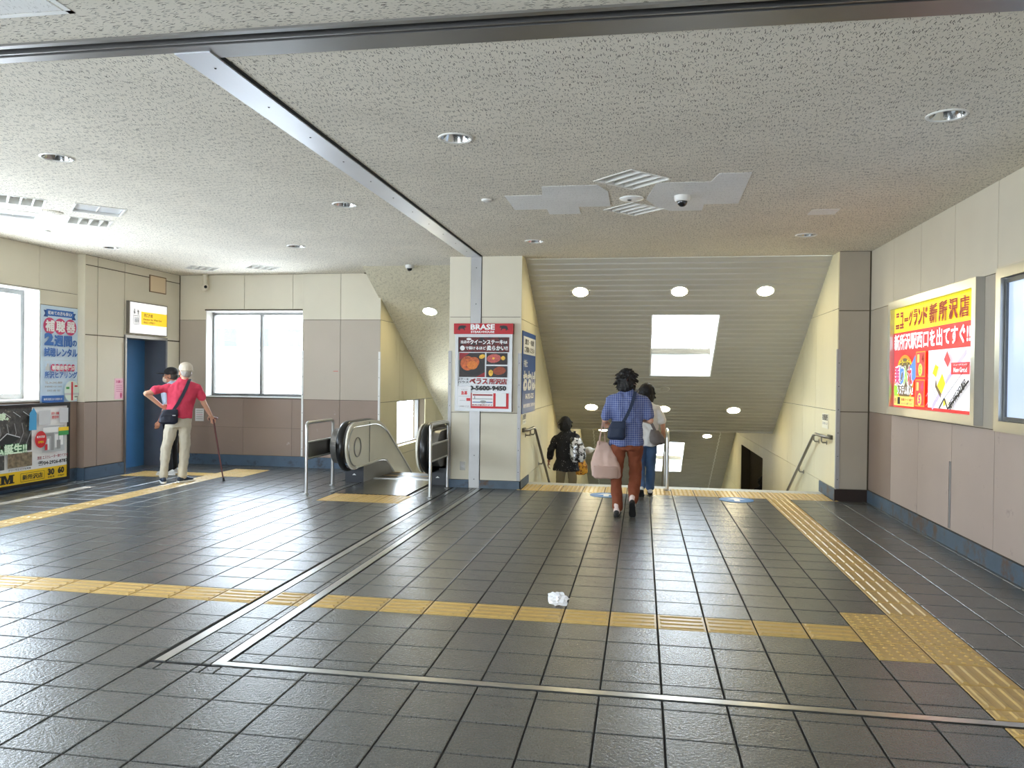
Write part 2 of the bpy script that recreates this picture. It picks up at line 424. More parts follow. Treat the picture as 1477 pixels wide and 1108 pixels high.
def dot_block(x0, x1, y0, y1):
    mb = slab_mesh(x0, x1, y0, y1, .001)
    nx = max(1, round((x1-x0)/.06)); ny = max(1, round((y1-y0)/.06))
    for a in range(nx):
        for b in range(ny):
            c = (x0+(x1-x0)*(a+.5)/nx, y0+(y1-y0)*(b+.5)/ny)
            r1, r2 = .0165, .008
            ring = [(c[0]+r1*math.cos(math.pi*k/3), c[1]+r1*math.sin(math.pi*k/3), .001) for k in range(6)]
            top = [(c[0]+r2*math.cos(math.pi*k/3), c[1]+r2*math.sin(math.pi*k/3), .0066) for k in range(6)]
            mb.add(ring+top, [(k, (k+1) % 6, 6+(k+1) % 6, 6+k) for k in range(6)]+[tuple(range(6, 12))])
    return mb
half = T/2-G
me_tile = slab_mesh(-half, half, -half, half).mesh('tile'); me_tile.materials.append(m_tile)
me_bar = [bar_block(-half, half, -half, half, r).mesh('tactile_block') for r in (0, 1)]
for me in me_bar: me.materials.append(m_yel)
me_dot = dot_block(-half, half, -half, half).mesh('tactile_block'); me_dot.materials.append(m_yel)
cells = []
for i in range(-27, 10):
    for j in range(-14, 25):
        x0, x1, y0, y1 = i*T, i*T+T, j*T, j*T+T
        full = (max(x0, -8.05), min(x1, 2.76), y0, min(y1, 7.10))
        if full[1]-full[0] < .02 or full[3]-full[2] < .02: continue
        for rc in subtract([full], ex):
            if rc[1]-rc[0] < .03 or rc[3]-rc[2] < .03: continue
            if i == -14 and j in (13, 14):
                cells.append(((rc[0], -4.05, rc[2], rc[3]), None)); cells.append(((-4.05, rc[1], rc[2], rc[3]), ('d', 0))); continue
            cells.append((rc, tact.get((i, j))))
# cut tiles between the two shutter tracks are part of the same grid (already clipped by ex)
scored = []
for rc, t in cells:
    cx, cyy = (rc[0]+rc[1])/2, (rc[2]+rc[3])/2
    if t: continue
    pr = project((cx, cyy, 0)); vis = pr and -60 < pr[0] < 1540 and pr[1] < 1190
    scored.append(((1/pr[2]**3 if vis else 0), rc))
scored.sort(key=lambda a: -a[0])
field = MB()
rt = random.Random(3)
for k, (sc_, rc) in enumerate(scored):
    x0, x1, y0, y1 = rc; isfull = abs(x1-x0-T) < 1e-6 and abs(y1-y0-T) < 1e-6
    dz = rt.uniform(-.0006, .0006)
    if k < 290 and sc_ > 0:
        if isfull: o = link_copy('tile', me_tile, floor, ((x0+x1)/2, (y0+y1)/2, dz))
        else: o = slab_mesh(x0+G, x1-G, y0+G, y1-G).build('tile', m_tile, floor)
        o.rotation_euler = (rt.uniform(-.0015, .0015), rt.uniform(-.0015, .0015), 0) if isfull else (0, 0, 0)
    else:
        q = slab_mesh(x0+G, x1-G, y0+G, y1-G, dz); field.add(q.v, q.f)
fo = field.build('tile_field', m_tilef, floor); fo['kind'] = 'stuff'
for rc, t in cells:
    if not t: continue
    x0, x1, y0, y1 = rc; isfull = abs(x1-x0-T) < 1e-6 and abs(y1-y0-T) < 1e-6; c = ((x0+x1)/2, (y0+y1)/2, 0)
    if isfull: link_copy('tactile_block', me_dot if t[0] == 'd' else me_bar[t[1]], floor, c)
    elif t[0] == 'd': dot_block(x0+G, x1-G, y0+G, y1-G).build('tactile_block', m_yel, floor)
    else: bar_block(x0+G, x1-G, y0+G, y1-G, t[1]).build('tactile_block', m_yel, floor)
# steel tracks of the fire shutters
for (a, b) in STEEL_T:
    MB().box(a, b, -1.385, 5.44, -.03, .0012).build('shutter_track', m_steel, floor)
MB().box(-2.283, 2.76, -1.385, -1.335, -.03, .0012).build('shutter_track', m_steel, floor)
# stair nosing
for k in range(5):
    MB().box(-1.74+k*.82, -1.74+k*.82+.814, 6.004, 6.25, -.05, .0).build('nosing_stone', m_nose, floor)

# ------------------------------------------------------------------ ceiling of the hall, with cut-outs for the recessed lights
def diamond(pts): return pts
DOWN = [(-1.429, .163), (1.743, .084), (-4.647, .264), (-3.015, 2.119), (-4.581, 4.417), (-7.159, 4.296), (-1.44, 4.344), (1.718, 4.224)]
DR = .105
DIAM = [((-.22, 1.47), .315), ((-.217, 2.625), .29), ((-6.16, 1.60), .29), ((-6.73, 2.16), .29), ((-5.67, 2.09), .315), ((-6.21, 2.655), .29), ((-7.02, 6.28), .30), ((-6.0, 6.28), .30)]
def diam_pts(c, r): return [(c[0]-r, c[1]), (c[0], c[1]-r*1.05), (c[0]+r, c[1]), (c[0], c[1]+r*1.05)]
def holed(outer, holes, z, flip=True):
    bm = bmesh.new(); es = []
    for loop in [outer]+holes:
        vs_ = [bm.verts.new((x, y, z)) for x, y in loop]
        es += [bm.edges.new((vs_[k], vs_[(k+1) % len(vs_)])) for k in range(len(vs_))]
    bmesh.ops.triangle_fill(bm, use_beauty=True, edges=es)
    bmesh.ops.recalc_face_normals(bm, faces=bm.faces)
    for f_ in bm.faces:
        if (f_.normal.z > 0) == flip: f_.normal_flip()
    bm.verts.index_update()
    mb = MB(); mb.add([v.co[:] for v in bm.verts], [tuple(v.index for v in f_.verts) for f_ in bm.faces]); bm.free(); return mb
circ = lambda c, r, n=20: [(c[0]+r*math.cos(2*math.pi*k/n), c[1]+r*math.sin(2*math.pi*k/n)) for k in range(n)]
outer = [(-8.36, -1.455), (-2.34, -1.455), (-2.34, -1.37), (3.1, -1.37), (3.1, 5.75), (2.40, 5.75), (2.40, 5.76), (-1.80, 5.76), (-1.80, 5.75), (-2.7, 5.75), (-2.7, 7.4), (-8.36, 7.4)]
ceiling = struct('ceiling', holed(outer, [circ(c, DR) for c in DOWN]+[diam_pts(*d) for d in DIAM], H), m_ceil)
ceil_near = struct('ceiling.001', holed([(-8.36, -9), (3.1, -9), (3.1, -1.66), (-8.36, -1.66)], [], H), m_ceil0)
# roof slab, unseen, added above the boards to block daylight
struct('roof', MB().box(-8.6, 3.1, -9.2, 7.4, 3.75, 3.9), m_joint)
# shutter slot across the hall
tr = struct('trim_1', MB().box(-8.2, 2.76, -1.655, -1.36, H+.10, H+.14), m_black)
MB().box(-8.05, 2.76, -1.665, -1.63, H-.012, H+.12).build('slot_moulding', m_steeld, tr)
MB().box(-8.05, -2.34, -1.520, -1.452, H-.006, H+.10).build('slot_plate', m_steeld, tr)
MB().box(-2.34, 2.76, -1.520, -1.366, H-.006, H+.10).build('slot_plate', m_steeld, tr)
MB().box(-8.05, 2.76, -1.555, -1.542, H-.004, H+.10).build('slot_moulding', m_steeld, tr)
# steel cover strip running along the ceiling to the column
tr2 = struct('trim_2', MB().box(-2.545, -2.345, -1.452, 5.45, H-.012, H-.001), mat('satin_strip', (222, 224, 230), rough=.42, metal=.65, var=.06, vscale=2))
MB().box(-2.344, -2.315, -1.36, 5.45, H-.004, H-.0005).build('slot_gap', m_black, tr2)
sb = MB()
for k in range(11): sb.lathe([(.007, 0), (.005, .003)], (-2.43, -1.25+k*.62, H-.012), (0, 0, -1), 8)
sb.build('screw', m_black, tr2)
# lighter replaced boards
for k, pts in enumerate(([(-1.39, 1.93), (-1.04, 1.93), (-1.005, 1.61), (-.52, 1.61), (-.44, 1.85), (-.44, 2.46), (-.75, 2.46), (-.75, 2.78), (-1.07, 2.78), (-1.07, 2.53), (-1.39, 2.53)],
                         [(-.02, 1.60), (.435, 1.60), (.48, 1.34), (.735, 1.34), (.76, 2.47), (.445, 2.47), (.445, 2.74), (.14, 2.74), (.0, 2.55), (-.10, 2.2)])):
    MB().prism([(x, y, H-.0035) for x, y in pts], (0, 0, .003)).build('ceiling_board', m_patch, ceiling)
MB().box(1.50, 1.76, 2.83, 3.08, H-.003, H+.001).build('access_hatch', m_patch, ceiling)
hb = MB(); 
for (a, b, c, d) in ((-3.9, -2.745, -1.955, -1.925), (-2.775, -2.745, -3.0, -1.925)): hb.box(a, b, c, d, H-.0025, H+.001)
hb.build('hatch_frame', m_white, ceil_near)
MB().box(-3.9, -2.785, -3.0, -1.965, H-.004, H+.001).build('hatch_board', m_patch, ceil_near)

# ------------------------------------------------------------------ right wall and column
RW = [(-8.6, -5.8, 1.165, 2.63)]  # unseen opening added behind the camera to let in more daylight
wr = wall('wall_right', 'x', 2.76, -1, -9, 5.46, -.3, 3.3, holes=RW)
us = [5.452-.907*k for k in range(17)][::-1]
panels(wr, 'x', 2.76, -1, us, [.155, 1.155, 2.45, H], lambda i, j: (m_brown if i == len(us)-2 else m_pink) if j == 0 else (m_midr if j == 1 else m_creamr), holes=RW)
bb = struct('baseboard_right', MB().box(2.742, 2.762, -9, 5.44, 0, .150), m_base)
MB().box(2.752, 2.760, 2.735, 2.752, .17, .80).build('joint_cover', m_zinc, wr)
MB().box(2.752, 2.760, 2.7515, 2.764, .17, .80).build('joint_gap', m_black, wr)
cr_ = struct('column_right', MB().box(2.362, 3.0, 5.453, 5.75, -.3, H), m_joint)
panels(cr_, 'y', 5.44, -1, [2.366, 2.745], [.15, 1.15, 2.45, H], m_grey, gap=.012)
MB().box(2.345, 2.755, 5.425, 5.44, 0, .15).build('baseboard', m_based, cr_)
guard(cr_, 2.36, 5.438, .155, 1.955, 1)

# ------------------------------------------------------------------ left pillar
pl = struct('column_left', MB().box(-2.768, -1.772, 5.463, 21.5, -6, 3.3), m_joint)
panels(pl, 'y', 5.45, -1, [-2.78, -2.475, -2.329, -1.76], [.11, 1.045, 2.37, H], lambda i, j: None if i == 1 else m_grey if False else m_cream)
MB().box(-2.475, -2.329, 5.444, 5.462, 0, H).build('steel_strip', m_steeld, pl)
MB().box(-2.3285, -2.318, 5.4485, 5.455, 0, H).build('strip_gap', m_black, pl)
sb = MB()
for z in (.12, .45, 2.55, 3.05): sb.lathe([(.007, 0), (.005, .003)], (-2.40, 5.444, z), (0, -1, 0), 8)
sb.build('screw', m_black, pl)
MB().box(-2.775, -2.48, 5.435, 5.45, 0, .108).build('baseboard', m_base2, pl)
MB().box(-2.325, -1.745, 5.435, 5.45, 0, .108).build('baseboard', m_base, pl)
MB().box(-1.76, -1.745, 5.435, 6.25, 0, .108).build('baseboard', m_base, pl)
guard(pl, -1.76, 5.446, .115, 1.87, -1); guard(pl, -2.78, 5.446, .115, 1.9, 1)

# ------------------------------------------------------------------ walls beside the stairs (joints run level)
SL0, SZ0, SG = 5.76, H, .5774           # first sloping soffit: start y, start z, fall per metre
SE = SL0+(SZ0-.55)/SG                   # its lower end (z = .55)
S2Y, S2G = 15.62, .55                   # second soffit
DOORR = (11.60, 15.15, -2.4, -.066)
ws = wall('wall_stairs_right', 'x', 2.36, -1, 5.75, 26, -8, 3.3, holes=[DOORR], thick=.22)
us = [5.44, 6.70]+[6.70+.9*k for k in range(1, 21)]
def pm(i, j): return m_cream2
panels(ws, 'x', 2.36, -1, us, [-6.0, -4.3, -3.0, -1.25, .155, 1.16, 2.475, H], pm, holes=[DOORR])
wl_ = struct('wall_stairs_left', MB().box(-1.774, -1.7721, 5.5, 26, -8, 3.3), m_joint)
us = [5.452, 6.84]+[6.84+.9*k for k in range(1, 21)]
panels(wl_, 'x', -1.76, 1, us, [-6.0, -4.3, -3.0, -1.25, .11, 1.045, 2.345, H], pm)
# baseboards that end at the top step
bs = struct('baseboard_stairs', MB().box(2.345, 2.362, 5.44, 6.33, 0, .15), m_base)
# side corridor seen through the opening below the right wall
wc = struct('wall_corridor', MB().box(6.0, 6.2, 11.0, 16, -2.6, .3).box(2.6, 6, 15.3, 15.5, -2.6, .3).box(2.6, 6, 11.2, 11.4, -2.6, .3).box(2.45, 6.2, 11.2, 15.5, .25, .4).box(2.36, 6.2, 11.2, 15.5, -2.6, -2.42), mat('corridor_wall', (150, 136, 108), rough=.6, var=.05))
MB().box(3.0, 3.5, 14.9, 15.3, -2.42, .25).build('corridor_pillar', mat('corridor_dark', (92, 80, 58), rough=.6), wc)

# ------------------------------------------------------------------ stairs
st = MB()
for k in range(1, 16): st.box(-1.76, 2.36, 6.25+.3*(k-1), 6.25+.3*k, -.156*k-.5, -.156*k)
stairs = struct('staircase', MB().box(-1.76, 2.36, 10.75, 15.6, -2.9, -2.34), mat('stair_stone', (120, 118, 112), rough=.6, var=.1))
for k in range(1, 16): MB().box(-1.75, 2.35, 6.25+.3*(k-1), 6.25+.3*k+.3, -.156*k-.156, -.156*k).build('stair_step', MATS['stair_stone'], stairs)
for k in range(1, 16): MB().box(-1.75, 2.35, 15.6+.3*(k-1), 15.6+.3*k+.3, -2.34-.156*k-.156, -2.34-.156*k).build('stair_step', MATS['stair_stone'], stairs)
MB().box(-1.76, 2.36, 20.1, 30, -5.0, -4.68).build('lower_floor', MATS['stair_stone'], stairs)

# ------------------------------------------------------------------ sloping slat soffits with skylights
def soffit(name, y0, z0, g, y1, x0, x1, sky, lamps, pitch=.127, well=.42):
    """slats run across; sky = (xa, xb, ya, yb) opening; returns the backing object"""
    zz = lambda y: z0-g*(y-y0)
    L = math.sqrt(1+g*g); nrm = Vector((0, g, 1)).normalized()*-1     # facing down
    back = MB()
    for (a, b, c, d) in subtract([(x0, x1, y0, y1)], [sky]):
        up = .05
        back.add([(a, c, zz(c)+.019), (b, c, zz(c)+.019), (b, d, zz(d)+.019), (a, d, zz(d)+.019), (a, c, zz(c)+.019+up), (b, c, zz(c)+.019+up), (b, d, zz(d)+.019+up), (a, d, zz(d)+.019+up)],
                 [(0,1,2,3)[::-1], (4,5,6,7), (0,1,5,4), (1,2,6,5), (2,3,7,6), (3,0,4,7)])
    so = struct(name, back, mat('slat_joint', (58, 54, 46), rough=.95))
    n = int(round((y1-y0)*L/pitch)); dy = (y1-y0)/n; gp = .012/L
    for k in range(n):
        ya, yb = y0+k*dy+gp, y0+(k+1)*dy-gp
        for (a, b, c, d) in subtract([(x0, x1, ya, yb)], [sky]):
            mb = MB(); t = .018; e = min(.004, (d-c)/4)
            P = [(a, c, zz(c)+t), (b, c, zz(c)+t), (b, d, zz(d)+t), (a, d, zz(d)+t), (a, c+e, zz(c+e)), (b, c+e, zz(c+e)), (b, d-e, zz(d-e)), (a, d-e, zz(d-e))]
            mb.add(P, [(4,5,6,7), (0,1,5,4), (1,2,6,5), (2,3,7,6), (3,0,4,7)]); mb.f = [q[::-1] for q in mb.f]
            mb.build('slat', m_slat, so)
    xa, xb, ya, yb = sky
    w = MB(); t = .02
    P = lambda x, y, u: (x, y, zz(y)+u)
    def wq(pa, pb, inward):
        inward = Vector(inward)*t
        w.prism([P(*pa, 0), P(*pb, 0), P(*pb, well), P(*pa, well)], inward)
    wq((xa, ya), (xb, ya), (0, 1, 0)); wq((xb, yb), (xa, yb), (0, -1, 0)); wq((xa, yb), (xa, ya), (1, 0, 0)); wq((xb, ya), (xb, yb), (-1, 0, 0))
    w.build('light_well', m_white, so)
    fr = MB()
    for yy, hh in ((yb-.03, .09), (ya+.16, .012)): fr.bar((xa+.02, yy, zz(yy)+well-.005), (xb-.02, yy, zz(yy)+well-.005), .05 if hh > .02 else .012, hh)
    fr.build('skylight_bar', mat('skylight_bar', (112, 106, 92), rough=.6), so)
    gl = MB(); gl.quad(P(xa, ya, well+.01), P(xb, ya, well+.01), P(xb, yb, well+.01), P(xa, yb, well+.01)); gl.build('skylight_pane', m_glass, so)
    return so, zz, nrm
sof1, zz1, nrm1 = soffit('ceiling_stairs', SL0, SZ0, SG, SE, -1.76, 2.36, (0.01, 1.04, 6.97, 8.56), None)
sof2, zz2, nrm2 = soffit('ceiling_stairs_lower', S2Y, .55, S2G, 24.0, -1.76, 2.36, (.16, 1.085, 17.0, 18.85), None)
struct('ceiling_landing', MB().box(-1.76, 2.36, SE, S2Y, .55, .62), m_slat)
MB().box(-1.755, 2.355, SE-.012, SE+.02, .530, .556).build('edge_trim', m_slat, sof1)
def zigzag(x):  # white strips painted for the glimmer of light at the slat joints
    mb = MB(); n = 46
    for k in range(n):
        y = S2Y+.35+k*.1
        mb.bar((x+(.012 if k % 2 else -.012), y, zz2(y)-.004), (x+(-.012 if k % 2 else .012), y+.1, zz2(y+.1)-.004), .03, .004)
    mb.build('zigzag_strip', m_white, sof2)
for x in (1.97, .18, -1.42): zigzag(x)
MB().lathe([(.085, 0), (.082, .012), (.05, .02)], (.285, 8.954, zz1(8.954)), nrm1, 20).build('speaker_cover', m_slat, sof1)

# ------------------------------------------------------------------ escalator shaft: sloping board ceiling and side wall with a window
EY0, EG = 6.28, .52
ez = lambda y: H-EG*(y-EY0)
eb = MB(); eb.add([(-4.36, EY0, H), (-2.77, EY0, H), (-2.77, 22, ez(22)), (-4.36, 22, ez(22)), (-4.36, EY0, H+.1), (-2.77, EY0, H+.1), (-2.77, 22, ez(22)+.5), (-4.36, 22, ez(22)+.5)],
                  [(3,2,1,0)[::-1], (4,5,6,7), (0,1,5,4), (1,2,6,5), (2,3,7,6), (3,0,4,7)])
eb.f[0] = eb.f[0][::-1]
cesc = struct('ceiling_escalator', eb, m_ceil2)
struct('trim_3', MB().add([(-4.362, EY0, H), (-4.362, 7.07, H), (-4.362, 7.07, ez(7.07))], [(0, 1, 2)]), m_ceil2)
WESC = (8.0, 9.78, .30, 1.095)
we = wall('wall_escalator', 'x', -4.33, 1, 7.07, 26, -8, 3.3, holes=[WESC], thick=.25)
panels(we, 'x', -4.33, 1, [7.07, 8.1, 8.32, 9.2, 9.78]+[10.6+.9*k for k in range(12)], [-6, -4.3, -2.6, -1.2, .155, 1.10, 2.45, H], m_cream2, holes=[WESC])
struct('roof.001', MB().box(-4.6, -2.6, 7.0, 9, 3.2, 3.3), m_joint)  # unseen slab added over the escalator shaft to block sky light

# ------------------------------------------------------------------ back wall (two planes) with its window
BW = (-7.44, -5.68, 1.165, 2.61)
wb = wall('wall_back', 'y', 7.12, -1, -8.4, -5.68, -.3, 3.3, holes=[BW], thick=.26)
hole = [BW]
panels(wb, 'y', 7.12, -1, [-7.93, -6.75, -5.88, -5.68], [2.45, H], m_cream, holes=hole)
panels(wb, 'y', 7.12, -1, [-7.93, -7.44], [1.13, 2.45], m_mid, holes=hole)
panels(wb, 'y', 7.12, -1, [-7.93, -6.75, -5.88, -5.68], [.175, .64, 1.13], m_brown, holes=hole, gap=.004)
MB().box(-7.43, -5.68, 7.10, 7.36, 1.145, 1.165).build('window_sill', m_white, wb)
rv = MB().box(-7.441, -7.428, 7.106, 7.40, 1.165, 2.61).box(-7.441, -5.68, 7.106, 7.40, 2.597, 2.611); rv.build('reveal', m_white, wb)
MB().box(-7.46, -5.68, 7.104, 7.112, 2.611, 2.632).build('reveal_trim', m_joint, wb)
wb2 = wall('wall_back.001', 'y', 7.06, -1, -5.68, -4.345, -.3, 3.3, thick=.30)
panels(wb2, 'y', 7.06, -1, [-5.68, -5.016, -4.33], [.175, 1.13, 2.45, H], lambda i, j: (m_brown, m_mid, m_cream)[j])
guard(wb2, -5.68, 7.056, .187, 1.94, 1, m_white, .03); guard(wb2, -4.33, 7.056, .187, 1.93, -1, m_white, .03)
bbk = struct('baseboard_back', MB().box(-7.93, -5.68, 7.10, 7.12, 0, .172).box(-5.69, -4.32, 7.04, 7.06, 0, .172), m_base2)

def window(name, axis, c, u0, u1, z0, z1, mull, fw=.045, depth=.07):
    """sliding window: frame, panes and meeting stiles"""
    def bx(mb, p, q, r, s, dd=0):
        if axis == 'x': mb.box(c-depth/2+dd, c+depth/2+dd, p, q, r, s)
        else: mb.box(p, q, c-depth/2+dd, c+depth/2+dd, r, s)
    f_ = MB(); bx(f_, u0, u0+fw, z0, z1); bx(f_, u1-fw, u1, z0, z1); bx(f_, u0+fw, u1-fw, z1-fw, z1); bx(f_, u0+fw, u1-fw, z0, z0+fw)
    w = struct(name, f_, m_alu)
    edges = [u0+fw]+list(mull)+[u1-fw]
    for k in range(len(edges)-1):
        mb = MB()
        if axis == 'x': mb.quad((c, edges[k], z0+fw), (c, edges[k+1], z0+fw), (c, edges[k+1], z1-fw), (c, edges[k], z1-fw))
        else: mb.quad((edges[k], c, z0+fw), (edges[k+1], c, z0+fw), (edges[k+1], c, z1-fw), (edges[k], c, z1-fw))
        mb.build('pane', m_glass, w)
    for u in mull:
        s_ = MB(); bx(s_, u-.022, u+.022, z0+fw, z1-fw)
        if axis == 'y': s_.box(u-.012, u+.004, c-depth/2-.012, c-depth/2, z0+.25, z0+.36)
        s_.build('mullion', m_alu, w)
    return w
window('window_1', 'y', 7.33, -7.44, -5.66, 1.165, 2.59, [-6.53])
window('window_2', 'x', -4.50, 8.0, 9.78, .30, 1.095, [], fw=.02)
# ------------------------------------------------------------------ left wall: window bay, then the lift front standing a little forward
LW = [(1.9, 4.09, 1.165, 2.63), (-1.0, 1.2, 1.165, 2.63), (-4.2, -1.9, 1.165, 2.63), (-7.6, -5.2, 1.165, 2.63)]  # only the first opening is in view; the rest are added for lighting
wlft = wall('wall_left', 'x', -8.05, 1, -9, 4.81, -.3, 3.3, holes=LW, thick=.31)
us = [-9, -7.6, -5.2, -4.2, -1.9, -1.0, 1.2, 1.9, 4.08, 4.80]
panels(wlft, 'x', -8.05, 1, us, [.175, 1.13, 2.44, 2.64, H], lambda i, j: m_brown if j == 0 else m_cream if j > 1 else m_mid, holes=LW)
bbl = struct('baseboard_left', MB().box(-8.05, -8.03, -9, 4.80, 0, .172), m_base2)
for k, (a, b, c, d) in enumerate(LW):
    w = window('window_%d' % (k+3), 'x', -8.31, a, b, c, d, [2.4 if k == 0 else (a+b)/2], fw=.075)
    MB().box(-8.38, -8.035, a, b, c-.02, c+.003).build('window_sill', m_white, w)
    MB().box(-8.38, -8.045, b-.013, b+.001, c, d).box(-8.38, -8.045, a-.001, a+.013, c, d).box(-8.38, -8.045, a, b, d-.013, d+.001).build('reveal', m_white, w)
DO = (5.68, 6.69, 0, 2.08)
wlift = wall('wall_lift', 'x', -7.93, 1, 4.81, 7.2, -.3, 3.3, holes=[DO], thick=.36)
panels(wlift, 'x', -7.93, 1, [4.80, 5.06, 5.66], [.175, 1.11, 2.075, 3.07, H], lambda i, j: m_brown if j == 0 else m_cream, gap=.014)
panels(wlift, 'x', -7.93, 1, [5.66, 7.105], [2.085, 3.07, H], m_cream, holes=[(5.6, 6.74, 0, 2.12)], gap=.014)
panels(wlift, 'x', -7.93, 1, [6.72, 7.105], [.175, 1.11, 2.075], lambda i, j: m_brown if j == 0 else m_cream)
MB().box(-8.05, -7.931, 4.797, 4.809, 1.113, H).build('panel', m_cream, wlift)
MB().box(-8.05, -7.931, 4.797, 4.809, .175, 1.107).build('panel', m_brown, wlift)
MB().box(-7.93, -7.912, 4.79, 5.655, 0, .172).box(-8.05, -7.912, 4.785, 4.80, 0, .172).box(-7.93, -7.912, 6.73, 7.10, 0, .172).build('baseboard', m_base2, wlift)
fr = MB().box(-8.29, -7.905, 5.655, 5.69, 0, 2.08).box(-8.29, -7.905, 5.655, 6.73, 2.075, 2.12)
dr = struct('door_1', fr, m_steeld)
MB().box(-8.29, -7.905, 6.685, 6.73, 0, 2.075).build('door_frame', mat('grey_steel_frame', (124, 126, 134), rough=.36, metal=.45, var=.06), dr)
MB().box(-8.34, -8.29, 5.69, 6.685, 0, 2.075).build('door_leaf', mat('blue_lift_door', (68, 122, 174), rough=.4, var=.05), dr)
MB().box(-8.292, -8.286, 5.80, 6.0, .75, 1.75).build('door_window', m_black, dr)
MB().box(-8.34, -7.93, 5.69, 6.685, -.04, .002).build('threshold', m_steeld, dr)
# unseen wall behind the camera, its opening sized to tune the daylight
struct('wall_front', MB().box(-8.05, 2.76, -9.2, -9, 2.3, 3.3).box(-8.05, -5.4, -9.2, -9, 0, 2.3).box(-2.6, 2.76, -9.2, -9, 0, 2.3), m_cream)
window('window_7', 'x', 3.0, -8.6, -5.8, 1.165, 2.63, [-7.2])  # unseen window added for side light
# portals help the renderer find the openings
def portal(loc, rot, sx_, sy_):
    d = bpy.data.lights.new('portal', 'AREA'); d.shape = 'RECTANGLE'; d.size = sx_; d.size_y = sy_; d.cycles.is_portal = True
    o = bpy.data.objects.new('portal', d); COL.objects.link(o); o.location = loc; o.rotation_euler = rot
for (a, b, c, d) in LW: portal((-8.34, (a+b)/2, (c+d)/2), (0, R(-90), 0), d-c, b-a)
portal((-6.56, 7.36, 1.89), (R(-90), 0, 0), 1.76, 1.45)
portal((-4.56, 8.89, .70), (0, R(-90), 0), .8, 1.78)
portal((-4.0, -9.1, 1.15), (R(90), 0, 0), 2.8, 2.3)
portal((2.9, -7.2, 1.9), (0, R(90), 0), 1.46, 2.8)
portal((.525, 7.76, zz1(7.76)+.5), (R(-30), 0, 0), 1.03, 1.85)
portal((.62, 17.9, zz2(17.9)+.5), (R(-29), 0, 0), .93, 2.1)
# ================================================================== fixtures on the hall ceiling
m_chrome = mat('chrome_reflector', (205, 205, 203), rough=.14, metal=1.0)
m_rim = mat('white_rim', (226, 224, 218), rough=.4)
def downlight(c, label):
    t = thing('downlight', label, 'ceiling light', (*c, H), 'unlit round downlights of the hall')
    MB().lathe([(DR-.004, .012), (DR-.002, -.004), (DR+.006, -.009), (DR+.016, -.006), (DR+.018, .0005), (DR-.004, .0005)], (*c, H), (0, 0, 1), 32, caps=False).build('rim', m_rim, t, 40)
    MB().lathe([(DR-.002, -.002), (DR-.012, .03), (DR-.03, .075), (DR-.055, .11), (.03, .13), (.001, .135)], (*c, H), (0, 0, 1), 32, caps=False).build('reflector', m_chrome, t, 60)
    MB().lathe([(.001, .045), (.02, .05), (.03, .07), (.028, .10), (.02, .128)], (*c, H), (0, 0, 1), 16).build('bulb', mat('unlit_bulb', (220, 218, 208), rough=.3), t, 60)
DL = ['unlit chrome downlight near the middle of the hall ceiling, left of the louvred panels', 'unlit chrome downlight in the ceiling close to the right wall', 'unlit chrome downlight above the left hall, left of the steel strip, nearest to the camera',
      'unlit chrome downlight beside the steel ceiling strip, second nearest on the left', 'unlit chrome downlight in front of the back window wall, near the escalator', 'unlit chrome downlight in front of the lift door, by the left wall',
      'small unlit downlight above the steak house board pillar', 'unlit downlight above the right column, nearest the stairs on the right']
for c, l in zip(DOWN, DL): downlight(c, l)

m_louv = mat('louvre_white', (232, 231, 226), rough=.35)
m_tubeoff = mat('unlit_tube', (238, 238, 236), rough=.3)
def louvre_light(c, r, flat, label):
    t = thing('louvre_light', label, 'ceiling light', (*c, H), 'square recessed louvre lights')
    P = diam_pts(c, r); d = .11
    hs = MB()
    V = [(x, y, H) for x, y in P]+[(x, y, H+d) for x, y in P]
    hs.add(V, [(0, 1, 5, 4), (1, 2, 6, 5), (2, 3, 7, 6), (3, 0, 4, 7), (4, 5, 6, 7)]); hs.build('housing', m_louv, t)
    fr = MB(); 
    Po = diam_pts(c, r+.012); Pi = diam_pts(c, r-.012)
    for k in range(4):
        k2 = (k+1) % 4
        fr.prism([(*Po[k], H-.006), (*Po[k2], H-.006), (*Pi[k2], H-.006), (*Pi[k], H-.006)], (0, 0, .012))
    fr.build('frame', m_rim, t)
    A, B, C_, D_ = [Vector((*p, 0)) for p in P]            # left, near, right, far
    if flat:
        MB().prism([(*(Vector(p)*.0+Vector(p)), H+.02) for p in diam_pts(c, r-.01)], (0, 0, .012)).build('diffuser', mat('flat_diffuser', (226, 230, 236), rough=.18, coat=.5), t)
        MB().bar((A+D_)/2+Vector((0, 0, H+.016)), (B+C_)/2+Vector((0, 0, H+.016)), .008, .006).build('divider', m_rim, t)
    else:
        for k in range(1, 4):                              # tubes along one diagonal, blades across
            a = A.lerp(D_, k/4); b = B.lerp(C_, k/4)
            z0, z1 = H-.004, H+.07
            bl = MB(); bl.loft([[a+Vector((0, 0, z0)), b+Vector((0, 0, z0)), b+Vector((0, .025, z1)), a+Vector((0, .025, z1))], [a+Vector((.012, .012, z0)), b+Vector((.012, .012, z0)), b+Vector((.012, .045, z1)), a+Vector((.012, .045, z1))]])
            bl.build('blade', m_louv, t)
        for k in (1.5, 2.5):
            a = A.lerp(D_, k/4); b = B.lerp(C_, k/4); q = (b-a)*.06
            MB().tube([a+q+Vector((0, 0, H+.07)), b-q+Vector((0, 0, H+.07))], .016, 10).build('tube', m_tubeoff, t, 40)
LL = ['louvred square ceiling light nearer the camera, above the stair hall', 'louvred square ceiling light farther off, just behind the white round cover',
      'louvred square light cut by the left edge of the photo, nearer one', 'flat square light panel cut by the left edge of the photo, farther one',
      'flat square ceiling panel over the left hall, beside the louvred one', 'louvred square light over the left hall, behind the flat panel',
      'louvred square light close to the lift wall at the back', 'louvred square light in front of the back window']
